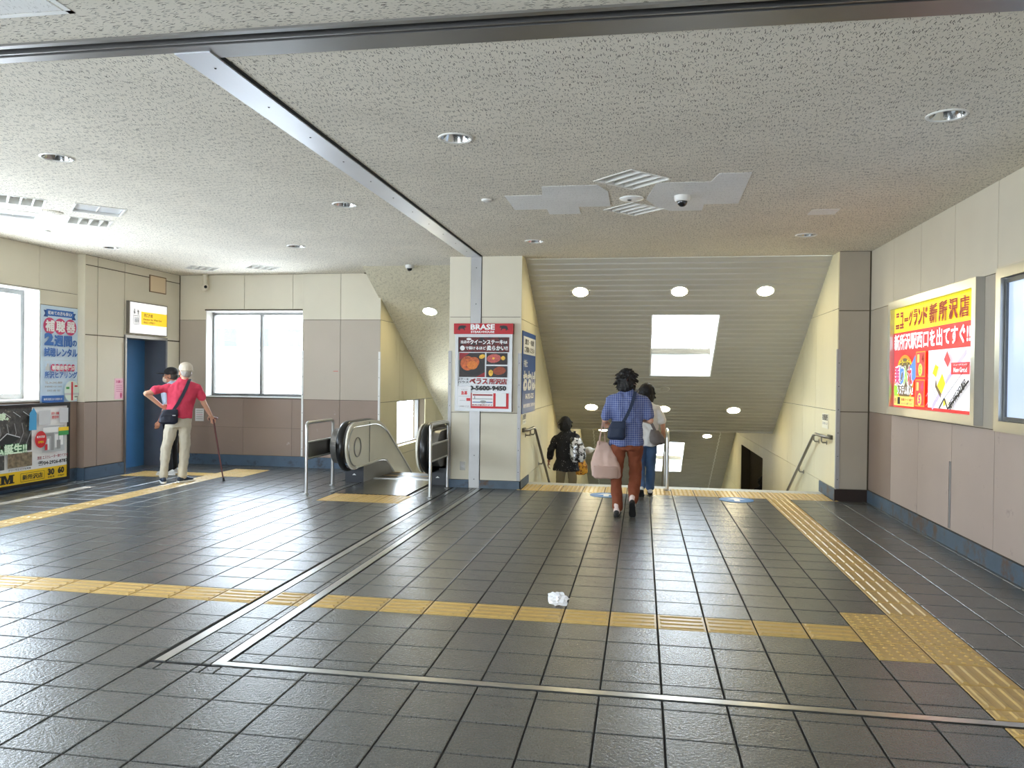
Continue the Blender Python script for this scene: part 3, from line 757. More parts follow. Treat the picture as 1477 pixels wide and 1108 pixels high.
for (c, r), f_, l in zip(DIAM, (0, 0, 0, 1, 1, 0, 0, 0), LL): louvre_light(c, r, f_, l)
def cover(c, r, label, m=None, dots=True):
    t = thing('speaker_cover', label, 'speaker', (*c, H))
    MB().lathe([(r, 0), (r, -.006), (r*.93, -.012), (r*.3, -.016), (.001, -.016)], (*c, H), (0, 0, 1), 28).build('cover', m or m_rim, t, 50)
    if dots: MB().lathe([(.022, -.0165), (.015, -.022), (.001, -.022)], (c[0]-.02, c[1], H), (0, 0, 1), 12).build('lens', mat('dark_lens', (60, 60, 58), rough=.3), t)
cover((-.234, 2.156), .112, 'bright white round cover between the two louvred lights over the stair hall', mat('bright_white', (250, 250, 248), rough=.4))
cover((-6.26, 2.13), .12, 'pale round cover between the square lights over the left hall', m_ceil, False)
def sensor(c, label):
    tag(MB().lathe([(.05, 0), (.048, -.014), (.03, -.02), (.001, -.02)], (*c, H), (0, 0, 1), 18).build('smoke_sensor', m_rim, None, 50), label, 'sensor')
sensor((-1.585, 2.065), 'small flat white sensor on the ceiling left of the pale patched boards'); sensor((-7.126, 3.10), 'small flat white sensor on the ceiling near the left wall')
def dome(c, label, s=1.0, z=H):
    t = thing('dome_camera', label, 'camera', (*c, z))
    MB().lathe([(.072*s, 0), (.072*s, -.035*s), (.062*s, -.055*s), (.001, -.055*s)], (*c, z), (0, 0, 1), 24).build('housing', m_rim, t, 40)
    MB().sphere((c[0], c[1], z-.055*s), .048*s, 16, 10).build('dome', mat('smoked_dome', (16, 16, 18), rough=.08, coat=1), t, 60)
dome((.223, 2.10), 'white dome camera with dark bubble hanging beside the louvred lights')
dome((-3.595, 6.22), 'small dome camera at the edge of the escalator ceiling', .9)
t = thing('wall_camera', 'cream camera on a short tube hanging in the back left corner', 'camera', (-7.40, 7.02, H))
MB().tube([(-7.41, 7.02, H), (-7.41, 7.02, H-.17)], .04, 16).build('stem', m_cream, t, 50)
MB().lathe([(.04, -.17), (.055, -.19), (.06, -.23), (.045, -.27), (.001, -.285)], (-7.41, 7.02, H), (0, 0, 1), 20).build('head', m_cream, t, 50)
MB().lathe([(.026, 0), (.024, .012), (.001, .012)], (-7.375, 6.975, H-.215), (.65, -.75, -.1), 14).build('lens', m_black, t)

# lamps of the stair soffits
def lamp(pos, nrm, label, group, r=.115):
    t = thing('round_lamp', label, 'ceiling light', pos, group)
    MB().lathe([(r+.014, -.012), (r+.014, .003), (r+.006, .008), (r-.002, .006), (r-.004, -.012)], pos, nrm, 32, caps=False).build('rim', m_rim, t, 50)
    MB().lathe([(r, -.010), (r, .002), (r*.6, .006), (.001, .007)], pos, nrm, 32).build('diffuser', m_lamp, t, 50)
for k, (x, y) in enumerate(((-1.035, 6.44), (.402, 6.44), (1.604, 6.44))):
    lamp((x, y, zz1(y)-.002), nrm1, ['lit round lamp high on the slatted stair soffit, left one', 'lit round lamp high on the slatted stair soffit, middle one', 'lit round lamp high on the slatted stair soffit, right one'][k], 'upper row of stair lamps')
for k, (x, y) in enumerate(((-1.049, 9.59), (.283, 9.61), (1.542, 9.61))):
    lamp((x, y, zz1(y)-.002), nrm1, ['lit round lamp low on the slatted soffit, left above the woman in black', 'lit round lamp low on the soffit, behind the person in white', 'lit round lamp low on the slatted soffit, near the right stair wall'][k], 'lower row of stair lamps')
for k, (x, y) in enumerate(((-1.15, 16.35), (.25, 16.45), (1.64, 16.58))):
    lamp((x, y, zz2(y)-.002), nrm2, ['lit lamp of the farther soffit beside the tote bag', 'lit lamp of the farther soffit behind the grey shoulder bag', 'lit lamp of the farther soffit just under the soffit edge on the right'][k], 'lamps of the farther stair soffit')
lamp((-3.604, 7.42, ez(7.42)-.002), Vector((0, -EG, -1)).normalized(), 'lit round lamp on the escalator ceiling', None)

# ================================================================== escalator
ES = thing('escalator', 'descending escalator with black handrails and pale steel balustrades beside the pillar', 'escalator', (-3.58, 5.66, 0))
m_rub = mat('handrail_rubber', (22, 22, 22), rough=.28)
m_bal = mat('balustrade_panel', (240, 236, 222), rough=.34, metal=.12, var=.05, vscale=2)
m_kick = mat('black_kick_panel', (26, 30, 38), rough=.4)
RC = (5.27, .55); RR = .33          # centre and radius of the newel (y, z)
YB, ZB = 6.12, .885                 # where the top starts to bend
SLP = R(31.0)
def rail_path(x, dr=0.0):
    """from underneath the newel round the front, along the top and down the slope"""
    r = RR+dr
    pts = [(x, 6.0, RC[1]-r+.005)]
    pts += arc(RC, r, 268, 92, 22, x=x)
    br = 1.55+dr; c = (YB-.15, RC[1]+RR-1.55)
    pts += arc(c, br, 90, 90-31, 8, x=x)
    y, z = pts[-1][1], pts[-1][2]
    pts += [(x, y+k*.6*math.cos(SLP), z-k*.6*math.sin(SLP)) for k in range(1, 16)]
    return pts
def balustrade(x0, x1, inner):
    """x0..x1 thickness; inner = x of the face towards the steps"""
    xc = (x0+x1)/2
    outer_ = rail_path(0)[1:]
    top = [(p[1], p[2]) for p in outer_]
    # lower edge of the panel: skirt line
    low = [(top[-1][0]-.45, top[-1][1]-.62)]
    for k in range(14, -1, -1):
        y = 6.62+k*.6*math.cos(SLP); low.append((y, .245-(y-6.62)*math.tan(SLP)-.03))
    low += [(6.45, .255), (6.2, .262), (5.9, .25)]
    poly = top+low
    xa, xb = (x1-.03, x1-.005) if inner > xc else (x0+.005, x0+.03)
    pnl = MB().prism([(xa, y, z) for y, z in poly], (xb-xa, 0, 0)).build('balustrade_panel', m_bal, ES)
    # inner recess line, seam and headlight ring
    xi = inner+(.004 if inner > xc else -.004)
    sgn = 1 if inner > xc else -1
    ring = [(xi, 5.34+.13*math.cos(2*math.pi*k/28), .53+.135*math.sin(2*math.pi*k/28)) for k in range(28)]
    MB().tube(ring, .008, 6, closed=True).build('ring', m_steeld, pnl, 60)
    MB().tube([(xi, 5.83, .86), (xi, 5.83, .27)], .004, 6).build('seam', m_black, pnl)
    edge = [(xi, p[1]+(RC[0]-p[1])*.0, p[2]) for p in rail_path(xi, -.055)[1:]]
    MB().tube(edge, .010, 6).build('edge_bead', m_steel, pnl, 60)
    MB().tube([(xi, 5.3, .245), (xi, 5.9, .245), (xi, 6.2, .255), (xi, 6.45, .25), (xi, 6.62, .22)]+[(xi, 6.62+k*.6, .22-k*.6*math.tan(SLP)) for k in range(1, 13)], .014, 8).build('skirt_bead', m_steel, pnl, 60)
    # steel decking cover and newel body
    xo0, xo1 = (x0, x1-.07) if inner > xc else (x0+.07, x1)
    core = [(y, z) for (_, y, z) in rail_path(0, -.085)[1:]]
    MB().prism([(xo0, y, z) for y, z in core+low], (xo1-xo0, 0, 0)).build('decking', m_steeld, ES)
    # rubber handrail: flat oval belt
    path = [Vector(p) for p in rail_path(xc+sgn*.03)]
    rings = []
    for i, p in enumerate(path):
        a = path[max(i-1, 0)]; b = path[min(i+1, len(path)-1)]; tg = (b-a).normalized(); nn = Vector((1, 0, 0)).cross(tg).normalized()
        rings.append([p+Vector((.052*math.cos(2*math.pi*k/12), 0, 0))+nn*.024*math.sin(2*math.pi*k/12) for k in range(12)])
    MB().loft(rings).build('handrail', m_rub, ES, 60)
    # skirt and kick box under the newel
    MB().prism([(inner, y, z) for y, z in [(5.62, 0), (5.62, .24), (6.45, .26), (6.62, .22), (12.5, .22-5.88*math.tan(SLP)), (12.5, -.5-5.88*math.tan(SLP)), (6.7, -.3), (6.1, -.3), (6.1, 0)]], (-sgn*.02, 0, 0)).build('skirt', m_steeld, ES)
    kb = MB().box(x0+.005, x1-.005, 5.60, 6.1, 0, .24).build('kick_box', m_kick, ES)
    MB().quad((xc-.03, 5.598, .10), (xc+.03, 5.598, .10), (xc, 5.598, .125)).build('pictogram', m_white, kb)
balustrade(-4.34, -4.06, -4.06)
balustrade(-3.10, -2.82, -3.10)
MB().box(-4.058, -3.102, 4.50, 6.02, -.02, .004).build('floor_plate', mat('plate_steel', (150, 150, 146), rough=.22, metal=1.0, var=.05), ES)
MB().box(-4.10, -3.06, 4.49, 4.50, -.02, .006).build('plate_edge', m_black, ES)
MB().box(-4.058, -3.102, 6.02, 6.10, -.02, .012).build('comb_plate', m_steel, ES)
for k in range(14):
    y = 6.10+k*.4; z = -.004 if k < 2 else -.004-(k-1)*.4*math.tan(R(30))
    s_ = MB().box(-4.05, -3.11, y, y+.395, z-.22, z).build('step', mat('step_metal', (70, 70, 70), rough=.4, metal=.8), ES)
    MB().box(-4.05, -3.11, y+.37, y+.397, z-.001, z+.003).build('edge_stripe', m_yel, s_)
# ================================================================== steel barriers either side of the escalator
def barrier(x, y0, y1, label):
    t = thing('guard_rail', label, 'railing', (x, (y0+y1)/2, 0), None); r = .021; h = .92; q = .06
    path = [(x, y0, 0), (x, y0, h-q)]+[(x, y0+q-q*math.cos(R(a)), h-q+q*math.sin(R(a))) for a in (20, 45, 70, 90)]+[(x, y1-q+q*math.sin(R(a)), h-q+q*math.cos(R(a))) for a in (0, 20, 45, 70)]+[(x, y1, h-q), (x, y1, 0)]
    MB().tube(path, r, 12).build('frame', m_steel, t, 60)
    MB().tube([(x, y0, .665), (x, y1, .665)], .014, 10).build('cross_bar', m_steel, t, 60)
    MB().tube([(x, y0, .455), (x, y1, .455)], .014, 10).build('cross_bar', m_steel, t, 60)
    MB().box(x-.006, x+.006, y0+.03, y1-.03, .462, .658).build('infill_panel', mat('infill_steel', (96, 94, 90), rough=.35, metal=.85, var=.06), t)
    for y in (y0, y1): MB().lathe([(.04, 0), (.04, .006), (.022, .012)], (x, y, 0), (0, 0, 1), 16).build('floor_flange', m_steeld, t)
barrier(-4.37, 4.33, 5.20, 'steel tube barrier with dark panel left of the escalator entrance')
barrier(-2.75, 4.43, 5.33, 'steel tube barrier with dark panel right of the escalator, in front of the pillar')

# ================================================================== stair handrails
m_hr = mat('handrail_steel', (150, 146, 136), rough=.33, metal=1.0)
def wall_rail(x, wx, label, g=.545):
    """short level start piece, then down the flight"""
    t = thing('handrail', label, 'handrail', (x, 5.75, .78), 'stair handrails'); s_ = 1 if wx > x else -1
    path = [(wx, 5.70, .80), (x+s_*.02, 5.70, .80), (x, 5.74, .80), (x, 6.30, .80), (x, 6.45, .775)]+[(x, 6.45+.4*k, .775-.4*k*g) for k in range(1, 11)]
    MB().tube(path, .021, 10).build('rail', m_hr, t, 60)
    low = [(wx, 5.95, .70), (x+s_*.03, 5.95, .70), (x, 5.95, .72), (x, 5.95, .80)]
    for (y, z) in ((5.95, .80), (6.42, .78), (7.45, .775-1.0*g), (8.6, .775-2.15*g), (9.8, .775-3.35*g)):
        MB().tube([(x, y, z-.01), (x, y, z-.07), (x+s_*.015, y, z-.09), (wx, y, z-.09)], .011, 8).build('bracket', m_hr, t, 60)
        MB().lathe([(.03, 0), (.03, .006), (.012, .01)], (wx, y, z-.09), (-s_, 0, 0), 12).build('rosette', m_hr, t)
    MB().box(min(wx, wx-s_*.03), max(wx, wx-s_*.03), 5.62, 5.80, .775, .83).build('braille_plate', mat('dark_plate', (92, 88, 76), rough=.4, metal=.6), t)
wall_rail(2.29, 2.36, 'steel handrail on the right stair wall')
wall_rail(-1.69, -1.76, 'steel handrail on the left stair wall')
t = thing('centre_handrail', 'steel post and descending rail in the middle of the stairs', 'handrail', (.245, 5.85, 0))
MB().tube([(.245, 5.85, 0), (.245, 5.85, .72), (.245, 5.87, .79), (.245, 5.93, .82), (.245, 6.2, .82), (.245, 6.4, .77)]+[(.245, 6.4+.4*k, .77-.4*k*.535) for k in range(1, 11)], .024, 12).build('rail', m_steel, t, 60)
for k, y in enumerate((7.0, 8.5, 10.0)):
    z = -.156*(int((y-6.25)/.3)+1); MB().tube([(.245, y, z), (.245, y, .77-(y-6.4)*.535)], .022, 10).build('post', m_steel, t, 60)
MB().lathe([(.05, 0), (.05, .006), (.026, .014)], (.245, 5.85, 0), (0, 0, 1), 18).build('floor_flange', m_steeld, t)

# ================================================================== small things on walls and floor
t = thing('outlet', 'small grey socket plate low on the pillar beside the steel strip', 'socket', (-2.562, 5.447, .24))
MB().box(-2.60, -2.525, 5.443, 5.45, .24, .36).build('plate', mat('outlet_plate', (150, 148, 140), rough=.4, metal=.3), t)
MB().box(-2.575, -2.55, 5.441, 5.4435, .275, .325).build('flap', m_steeld, t)
t = thing('access_panel', 'beige access panel with brown seam high on the lift wall', 'panel', (-7.92, 6.48, 2.85))
MB().box(-7.93, -7.918, 6.275, 6.685, 2.855, 3.10).build('lid', mat('access_lid', (224, 202, 168), rough=.5), t)
fr = MB()
for (a, b, c, d) in ((6.262, 6.277, 2.84, 3.115), (6.683, 6.698, 2.84, 3.115), (6.262, 6.698, 2.84, 2.855), (6.262, 6.698, 3.10, 3.115)): fr.box(-7.931, -7.916, a, b, c, d)
fr.build('frame', mat('access_frame', (140, 116, 90), rough=.6), t)
m_blue_dot = mat('sign_blue', (66, 130, 190), rough=.5, var=.06, vscale=30); m_pw = mat('print_white', (238, 238, 236), rough=.5)
def floor_arrow(c, label):
    t = thing('floor_sticker', label, 'sticker', (*c, .001), 'round blue floor stickers at the top of the stairs')
    f_ = Flat(t, (c[0], c[1], .0026), (1, 0, 0), (0, 1, 0))
    f_.ellipse('disc', 0, 0, .215, .215, m_blue_dot, 40)
    f_.poly('arrow', [(-.035, -.13), (.035, -.13), (.035, .02), (.12, .02), (0, .15), (-.12, .02), (-.035, .02)], m_pw)
floor_arrow((1.10, 5.19), 'round blue floor sticker with a white arrow, right of the centre handrail')
floor_arrow((-.56, 5.19), 'round blue floor sticker with a white arrow, beside the tote bag')
# crumpled paper
bm = bmesh.new(); bmesh.ops.create_icosphere(bm, subdivisions=3, radius=.05)
rg = random.Random(11)
for v in bm.verts:
    n_ = v.co.normalized(); k = 1+.28*math.sin(9*n_.x+2*n_.y*5)*math.cos(8*n_.z+n_.x*4)+rg.uniform(-.13, .13)
    v.co = Vector((n_.x*.066*k, n_.y*.045*k, n_.z*.042*k))
zmin = min(v.co.z for v in bm.verts)
me = bpy.data.meshes.new('paper_scrap'); bm.to_mesh(me); bm.free(); me.materials.append(mat('scrap_white', (240, 242, 246), rough=.6))
o = bpy.data.objects.new('paper_scrap', me); COL.objects.link(o); o.location = (-.655, .045, -zmin-.004+.004); tag(o, 'crumpled white paper scrap lying by the yellow tactile strip', 'litter')
# far building outside the back window
ab = thing('apartment_building', 'pale apartment block outside the back window', 'building', (-24, 44, -6))
m_fac = mat('pale_facade', (240, 240, 238), rough=.8, var=.03)
MB().box(-34, -21.5, 44, 54, -6, 13).build('wall', m_fac, ab)
m_bw = mat('far_window', (44, 66, 92), rough=.5)
rg = random.Random(5)
for k, (x, z) in enumerate([(x, z) for x in (-29.2, -28.0, -25.4, -23.4) for z in (3.4, 5.4, 7.6, 9.6)]):
    if rg.random() < .25: continue
    f_ = MB().box(x, x+.9, 43.9, 44.02, z, z+1.2).build('window', m_bw, ab)
    MB().box(x-.1, x+1.0, 43.6, 44.0, z-.35, z-.2).build('balcony_rail', mat('far_rail', (120, 110, 120), rough=.6), f_)
# ================================================================== signs, posters and notices (flat print in layers)
def mp(name, col, **k): return mat('print_'+name, col, rough=k.pop('rough', .5), **k)
p_red = mp('red', (206, 32, 40)); p_dred = mp('dark_red', (150, 24, 28)); p_blk = mp('black', (28, 26, 28)); p_wht = mp('paper', (240, 240, 240)); p_gry = mp('grey', (150, 150, 150)); p_lg = mp('light_grey', (205, 207, 210))
p_yel = mp('yellow', (246, 204, 36)); p_blu = mp('blue', (38, 96, 176)); p_grn = mp('green', (70, 160, 84)); p_mag = mp('magenta', (200, 48, 110)); p_orn = mp('orange', (224, 120, 40))
m_frame = mat('poster_aluminium', (168, 168, 168), rough=.4, metal=.6)
UX, UZ, UY = (1, 0, 0), (0, 0, 1), (0, 1, 0)
def frame_bars(root, o, u, v, w, h, t, d, m, name='frame'):
    """rectangular frame: o lower left corner, w x h outside, bar width t, depth d"""
    o, u, v = Vector(o), Vector(u), Vector(v); n = u.cross(v); mb = MB()
    for (a0, a1, b0, b1) in ((0, w, 0, t), (0, w, h-t, h), (0, t, t, h-t), (w-t, w, t, h-t)):
        mb.obox(o+u*(a0+a1)/2+v*(b0+b1)/2+n*d/2, u*(a1-a0)/2, v*(b1-b0)/2, n*d/2)
    return mb.build(name, m, root)

# --- steak house board on the pillar
PY = 5.40
t = thing('poster_case', 'red steak house advertising case with silver frame on the pillar', 'sign', (-2.28, 5.44, 1.06))
MB().box(-2.672, -1.872, PY+.004, 5.449, 1.065, 2.275).build('case', m_frame, t)
MB().box(-2.69, -1.862, PY-.035, 5.449, 2.13, 2.275).build('header', p_dred, t)
h_ = Flat(t, (-2.69, PY-.036, 2.13), UX, UZ)
h_.rect('header_face', 0, 0, .828, .145, mp('header_red', (186, 22, 34)))
h_.text('BRASE', .235, .058, .575, .135, p_wht, .03); h_.text('STEAK×HOUSE', .24, .014, .57, .046, p_wht, .02)
def bull(cx, s_):
    pts = [(-.055, .03), (-.045, .062), (-.02, .072), (.01, .075), (.035, .068), (.05, .082), (.047, .062), (.062, .05), (.055, .036), (.04, .04), (.035, .02), (.045, -.005), (.034, -.008), (.02, .018), (-.015, .022), (-.03, .012), (-.026, -.008), (-.04, -.008), (-.045, .015), (-.055, -.002), (-.062, .0)]
    h_.poly('bull_emblem', [(cx+s_*x, .055+y*.85) for x, y in (pts if s_ > 0 else pts[::-1])], p_blk)
bull(.115, 1); bull(.70, -1)
frame_bars(t, (-2.672, PY+.004, 1.065), UX, UZ, .80, 1.065, .042, .022, m_frame)
f = Flat(t, (-2.63, PY+.006, 1.107), UX, UZ); W_, H_ = .716, .981
f.rect('sheet', 0, 0, W_, H_, p_wht)
f.rect('photo_band', 0, .775, W_, H_, mat('print_grilled_red', (104, 30, 26), rough=.5, var=.55, vscale=26, stain=((36, 26, 28), 16, .5, .1)))
f.text('当店の', .03, .895, .155, .935, p_wht, .03); f.text('クイーンステーキ', .165, .885, .625, .945, p_wht, .035); f.text('は', .635, .895, .685, .93, p_wht, .03)
f.ellipse('badge', .145, .955, .035, .016, p_wht)
f.ellipse('brush_mark', .055, .83, .035, .035, p_wht, 9); f.text('で裂けるほど', .10, .81, .385, .853, p_wht, .03); f.text('柔らかい!!', .40, .80, .69, .863, p_wht, .035)
m_plate = mp('iron_plate', (44, 34, 32), var=.3, vscale=30)
m_meat = mp('steak', (196, 96, 40), var=.5, vscale=34, stain=((120, 40, 22), 22, .5, .15)); m_meat2 = mp('rare_beef', (196, 92, 84), var=.4, vscale=40)
m_food = mp('potato', (236, 184, 60), var=.35, vscale=50)
f.rect('dish_photo', .012, .43, .375, .765, m_plate); f.poly('photo_corner', [(.012, .765), (.012, .66), (.16, .765)], p_dred); f.poly('photo_corner', [(.375, .43), (.25, .43), (.375, .50)], p_dred)
f.ellipse('plate', .19, .58, .17, .12, mp('plate_black', (26, 24, 26)), 28, -10)
f.ellipse('steak', .13, .62, .10, .10, m_meat, 18); f.ellipse('steak', .21, .63, .09, .075, m_meat, 18, 25); f.ellipse('sauce', .2, .595, .075, .06, mp('sauce', (214, 120, 36), var=.3, vscale=60), 18); f.ellipse('potato', .335, .715, .045, .03, m_food, 9, 20)
f.rect('dish_photo', .395, .605, .69, .765, m_plate); f.ellipse('rare_steak', .50, .69, .10, .06, m_meat2, 16, 6); f.ellipse('butter', .495, .69, .018, .014, m_food, 9); f.ellipse('potato', .63, .695, .03, .03, m_food, 9)
f.rect('dish_photo', .395, .43, .69, .585, m_plate); f.ellipse('steak', .58, .52, .09, .055, mp('hamburg', (150, 66, 30), var=.4, vscale=40), 18, 8); f.ellipse('potato', .46, .49, .032, .045, m_food, 10)
f.text('ステーキ', .0, .385, .15, .415, p_blk, .02); f.text('ハウス', .0, .345, .15, .375, p_blk, .02)
f.text('ベラス', .165, .335, .415, .41, p_dred, .04); f.text('所沢店', .44, .335, .685, .41, p_dred, .04)
f.text('0-5600-9450', .165, .245, .68, .315, p_blk, .035)
f.rect('red_foot', .185, .0, W_, .21, p_red); f.rect('map_ground', .20, .03, .50, .215, p_wht)
f.line('map_road', [(.21, .185), (.49, .185)], .02, p_dred); f.line('map_road', [(.21, .13), (.49, .13)], .01, p_gry); f.line('map_road', [(.21, .085), (.49, .085)], .012, mp('map_blue', (60, 96, 160))); f.line('map_road', [(.24, .17), (.24, .13)], .012, p_gry); f.ellipse('map_station', .36, .09, .045, .02, p_gry)
f.text('新所沢駅西口すぐ', .205, .035, .49, .058, p_dred, .015); f.rect('code_field', .535, .03, .68, .215, p_wht)
f.rect('pasted_notice', 0, .0, .185, .30, mp('notice_paper', (232, 232, 234)))
f.text('スタッフ', .05, .245, .135, .262, p_gry, .01); f.text('急募', .05, .185, .135, .235, p_red, .03); f.line('rule', [(.01, .165), (.175, .165)], .003, p_gry); f.rect('stamp', .125, .10, .18, .14, p_red); f.line('rule', [(.03, .105), (.11, .105)], .004, p_gry); f.text('お気軽にどうぞ', .03, .015, .16, .035, p_gry, .01)

# --- blue office sign on the left stair wall
t = thing('wall_sign', 'tall blue sign with big white kana on the left stair wall', 'sign', (-1.755, 6.19, 1.03))
MB().box(-1.76, -1.748, 5.525, 6.85, 1.03, 2.19).build('board', mp('sign_blue', (38, 82, 156)), t)
f = Flat(t, (-1.7478, 5.525, 1.03), UY, UZ, .0012, .0008)      # viewed from +x: right is +y
f.rect('white_field', .05, .84, 1.27, 1.09, p_wht)
f.text('遺言・相続', .2, .98, 1.1, 1.06, p_blk, .02); f.text('ご相談ください', .15, .87, 1.15, .95, p_blk, .02)
f.text('弁護士', .08, .66, .45, .76, p_wht, .02); f.text('おおば', .06, .33, 1.28, .60, p_wht, .05)
f.text('04-2921-5225', .25, .20, 1.1, .28, p_wht, .02); f.text('新所沢駅西口 徒歩3分', .08, .08, 1.25, .135, p_wht, .01)

# --- lit advertising box on the right wall (turned to the hall, viewed from -x: right is -y)
def lit(name, col, e=1.05): return mat('lit_'+name, col, rough=.4, emit=col, estr=e*.38)
t = thing('light_box', 'lit red and yellow parlour advertisement in a deep steel frame on the right wall', 'sign', (2.74, 3.25, 1.18))
frame_bars(t, (2.758, 4.47, 1.175), (0, -1, 0), UZ, 2.42, 1.275, .085, .075, m_steel)
MB().box(2.735, 2.757, 2.1, 4.42, 1.22, 2.41).build('case', m_steeld, t)
f = Flat(t, (2.734, 4.385, 1.26), (0, -1, 0), UZ); W_, H_ = 2.25, 1.105
l_red, l_yel, l_wht, l_blk = lit('red', (226, 20, 34)), lit('yellow', (255, 236, 0)), lit('white', (250, 250, 255)), mat('lit_black', (24, 22, 26), rough=.5)
l_lr = lit('soft_red', (232, 62, 70)); l_or = lit('orange', (255, 160, 30)); l_pp = lit('lilac', (206, 196, 240)); l_gr = lit('lime', (160, 220, 40)); l_bl = lit('sky', (90, 150, 240)); l_dr = mat('brick_red', (196, 44, 18), rough=.5); l_mg = lit('pink', (236, 60, 130)); l_ye2 = lit('pale_yellow', (255, 232, 120)); l_gy = mat('lit_grey', (120, 122, 130), rough=.5); l_ol = lit('olive', (120, 100, 60), .6)
f.rect('ground', 0, 0, W_, H_, l_red); f.rect('title_band', 0, .835, W_, H_, l_yel)
for k, ch in enumerate('ニューグランド'): f.text(ch, .05+k*.148, .89 if ch != 'ー' else .955, .05+k*.148+.115, 1.045 if ch != 'ー' else .975, l_dr, .06)
for k, ch in enumerate('新所沢店'): f.text(ch, 1.12+k*.255, .88, 1.12+k*.255+.20, 1.06, l_dr, .06)
f.text('新所沢駅西口を出てすぐ!!', .03, .64, 2.13, .81, l_wht, .032)
f.rect('map_ground', 1.12, .03, W_-.02, .60, l_wht)
f.ellipse('logo_ring', .40, .31, .30, .27, l_or, 36); f.ellipse('logo_core', .40, .31, .265, .235, l_ol, 36)
f.poly('logo_flash', [(.55, .42), (.74, .57), (.76, .33), (.62, .25)], l_bl); f.ellipse('logo_leaf', .12, .16, .07, .12, l_gr, 18, 20)
f.text('パーラー・ゲーム', .20, .47, .62, .53, l_yel, .03)
for ch, a, m_ in (('乗', .10, l_mg), ('り', .26, l_bl), ('入', .39, l_gr), ('れ', .53, l_lr)):
    f.text(ch, a-.012, .248, a+.142, .452, l_wht, .085); f.text(ch, a, .26, a+.13, .44, m_, .04)
f.text('システム導入!!', .18, .145, .70, .235, l_wht, .05)
f.rect('card_panel', .08, .02, .74, .125, l_ye2); f.rect('card', .20, .035, .29, .115, l_blk); f.text('会員カード1枚で', .33, .075, .70, .105, l_dr, .02); f.text('かんたん乗り入れ', .33, .035, .69, .06, l_gy, .01); f.text('便利', .10, .045, .17, .105, l_ol, .01)
for (b0, b1, d1, d2, d3) in ((.335, .60, '1', '4', '5'), (.03, .31, '1', '4', '5')):
    f.rect('column_frame', .79, b0, 1.07, b1, l_or); f.rect('column_field', .805, b0+.012, 1.055, b1-.012, l_lr)
    f.text(d1, .835, b1-.115, .895, b1-.03, l_ye2, .03); f.text(d2, .965, b1-.115, 1.03, b1-.03, l_mg if b0 < .1 else l_dr, .06); f.ellipse('digit_halo', .93, b0+.075, .06, .065, l_ye2, 18); f.text(d3, .895, b0+.03, .965, b0+.12, l_gr if b0 > .1 else l_mg, .04)
f.line('map_street', [(1.13, .37), (1.52, .03)], .006, l_gy)
for pts, w in (([(1.30, .59), (1.62, .28), (1.85, .05)], .006), ([(1.13, .14), (1.75, .60)], .006), ([(1.13, .045), (1.95, .58)], .006), ([(1.75, .58), (2.05, .40), (2.2, .56)], .006)): f.line('map_street', pts, w, l_pp)
f.line('map_street', [(1.30, .03), (1.72, .33), (2.12, .56)], .05, l_pp); f.poly('map_block', [(1.30, .37), (1.38, .46), (1.46, .43), (1.40, .33)], l_yel)
f.poly('map_block', [(1.43, .25), (1.56, .37), (1.64, .27), (1.55, .17)], l_yel); f.poly('map_block_side', [(1.40, .33), (1.43, .25), (1.55, .17), (1.53, .13), (1.38, .24)], l_ol); f.poly('map_block', [(1.60, .10), (1.66, .13), (1.65, .07), (1.60, .05)], l_yel)
f.poly('map_block', [(1.60, .50), (1.68, .58), (1.76, .49), (1.70, .42)], l_lr); f.rect('map_label', 1.78, .355, 2.20, .465, l_lr); f.text('New Grand', 1.84, .375, 2.14, .42, l_wht, .02); f.text('ニューグランド', 1.84, .435, 2.14, .452, l_wht, .01)
f.line('map_rail', [(1.50, .03), (1.63, .13), (1.72, .035), (2.19, .30)], .022, l_blk); f.line('map_rail', [(1.63, .13), (2.21, .46)], .006, l_blk); f.text('新所沢駅', 1.72, .13, 2.16, .21, l_blk, .03, rot=33)
# --- the next light box, blank, cut by the right edge of the frame
t = thing('light_box', 'blank pale blue light box in a steel frame at the right edge of the photo', 'sign', (2.74, .5, 1.18))
frame_bars(t, (2.758, 1.665, 1.155), (0, -1, 0), UZ, 2.42, 1.305, .085, .075, m_steel)
MB().box(2.735, 2.757, -.7, 1.62, 1.20, 2.42).build('case', m_steeld, t)
frame_bars(t, (2.735, 1.575, 1.245), (0, -1, 0), UZ, 2.24, 1.12, .03, .02, mat('dark_frame', (96, 98, 100), rough=.4, metal=.5), 'inner_frame')
f = Flat(t, (2.734, 1.56, 1.26), (0, -1, 0), UZ); f.rect('diffuser', 0, 0, 2.2, 1.09, mat('lit_pale_blue', (186, 204, 232), rough=.25, emit=(200, 218, 246), estr=.35))

# --- hearing aid poster between window and lift wall (viewed from +x: right is +y)
t = thing('poster', 'pale blue hearing aid poster with big blue letters right of the left window', 'poster', (-8.04, 4.46, 1.11))
MB().box(-8.05, -8.042, 4.105, 4.795, 1.12, 2.435).build('sheet', mp('poster_blue', (206, 226, 244)), t)
f = Flat(t, (-8.0415, 4.105, 1.12), UY, UZ, .001, .0008); W_ = .69
b_ = mp('poster_letter_blue', (42, 104, 184)); mg = mp('poster_pink', (204, 60, 112))
f.poly('ribbon_tail', [(.04, 1.16), (.12, 1.16), (.12, 1.25), (.04, 1.25), (.07, 1.205)], mp('ribbon_dark', (30, 74, 140))); f.poly('ribbon_tail', [(.65, 1.15), (.57, 1.15), (.57, 1.24), (.65, 1.24), (.62, 1.195)], mp('ribbon_dark', (30, 74, 140)))
f.rect('ribbon', .09, 1.175, .60, 1.265, b_); f.text('初めての方も安心!', .12, 1.195, .57, 1.245, p_wht, .02)
for k in range(3): f.ellipse('bubble', .15+k*.195, 1.04, .115, .112, mg, 24)
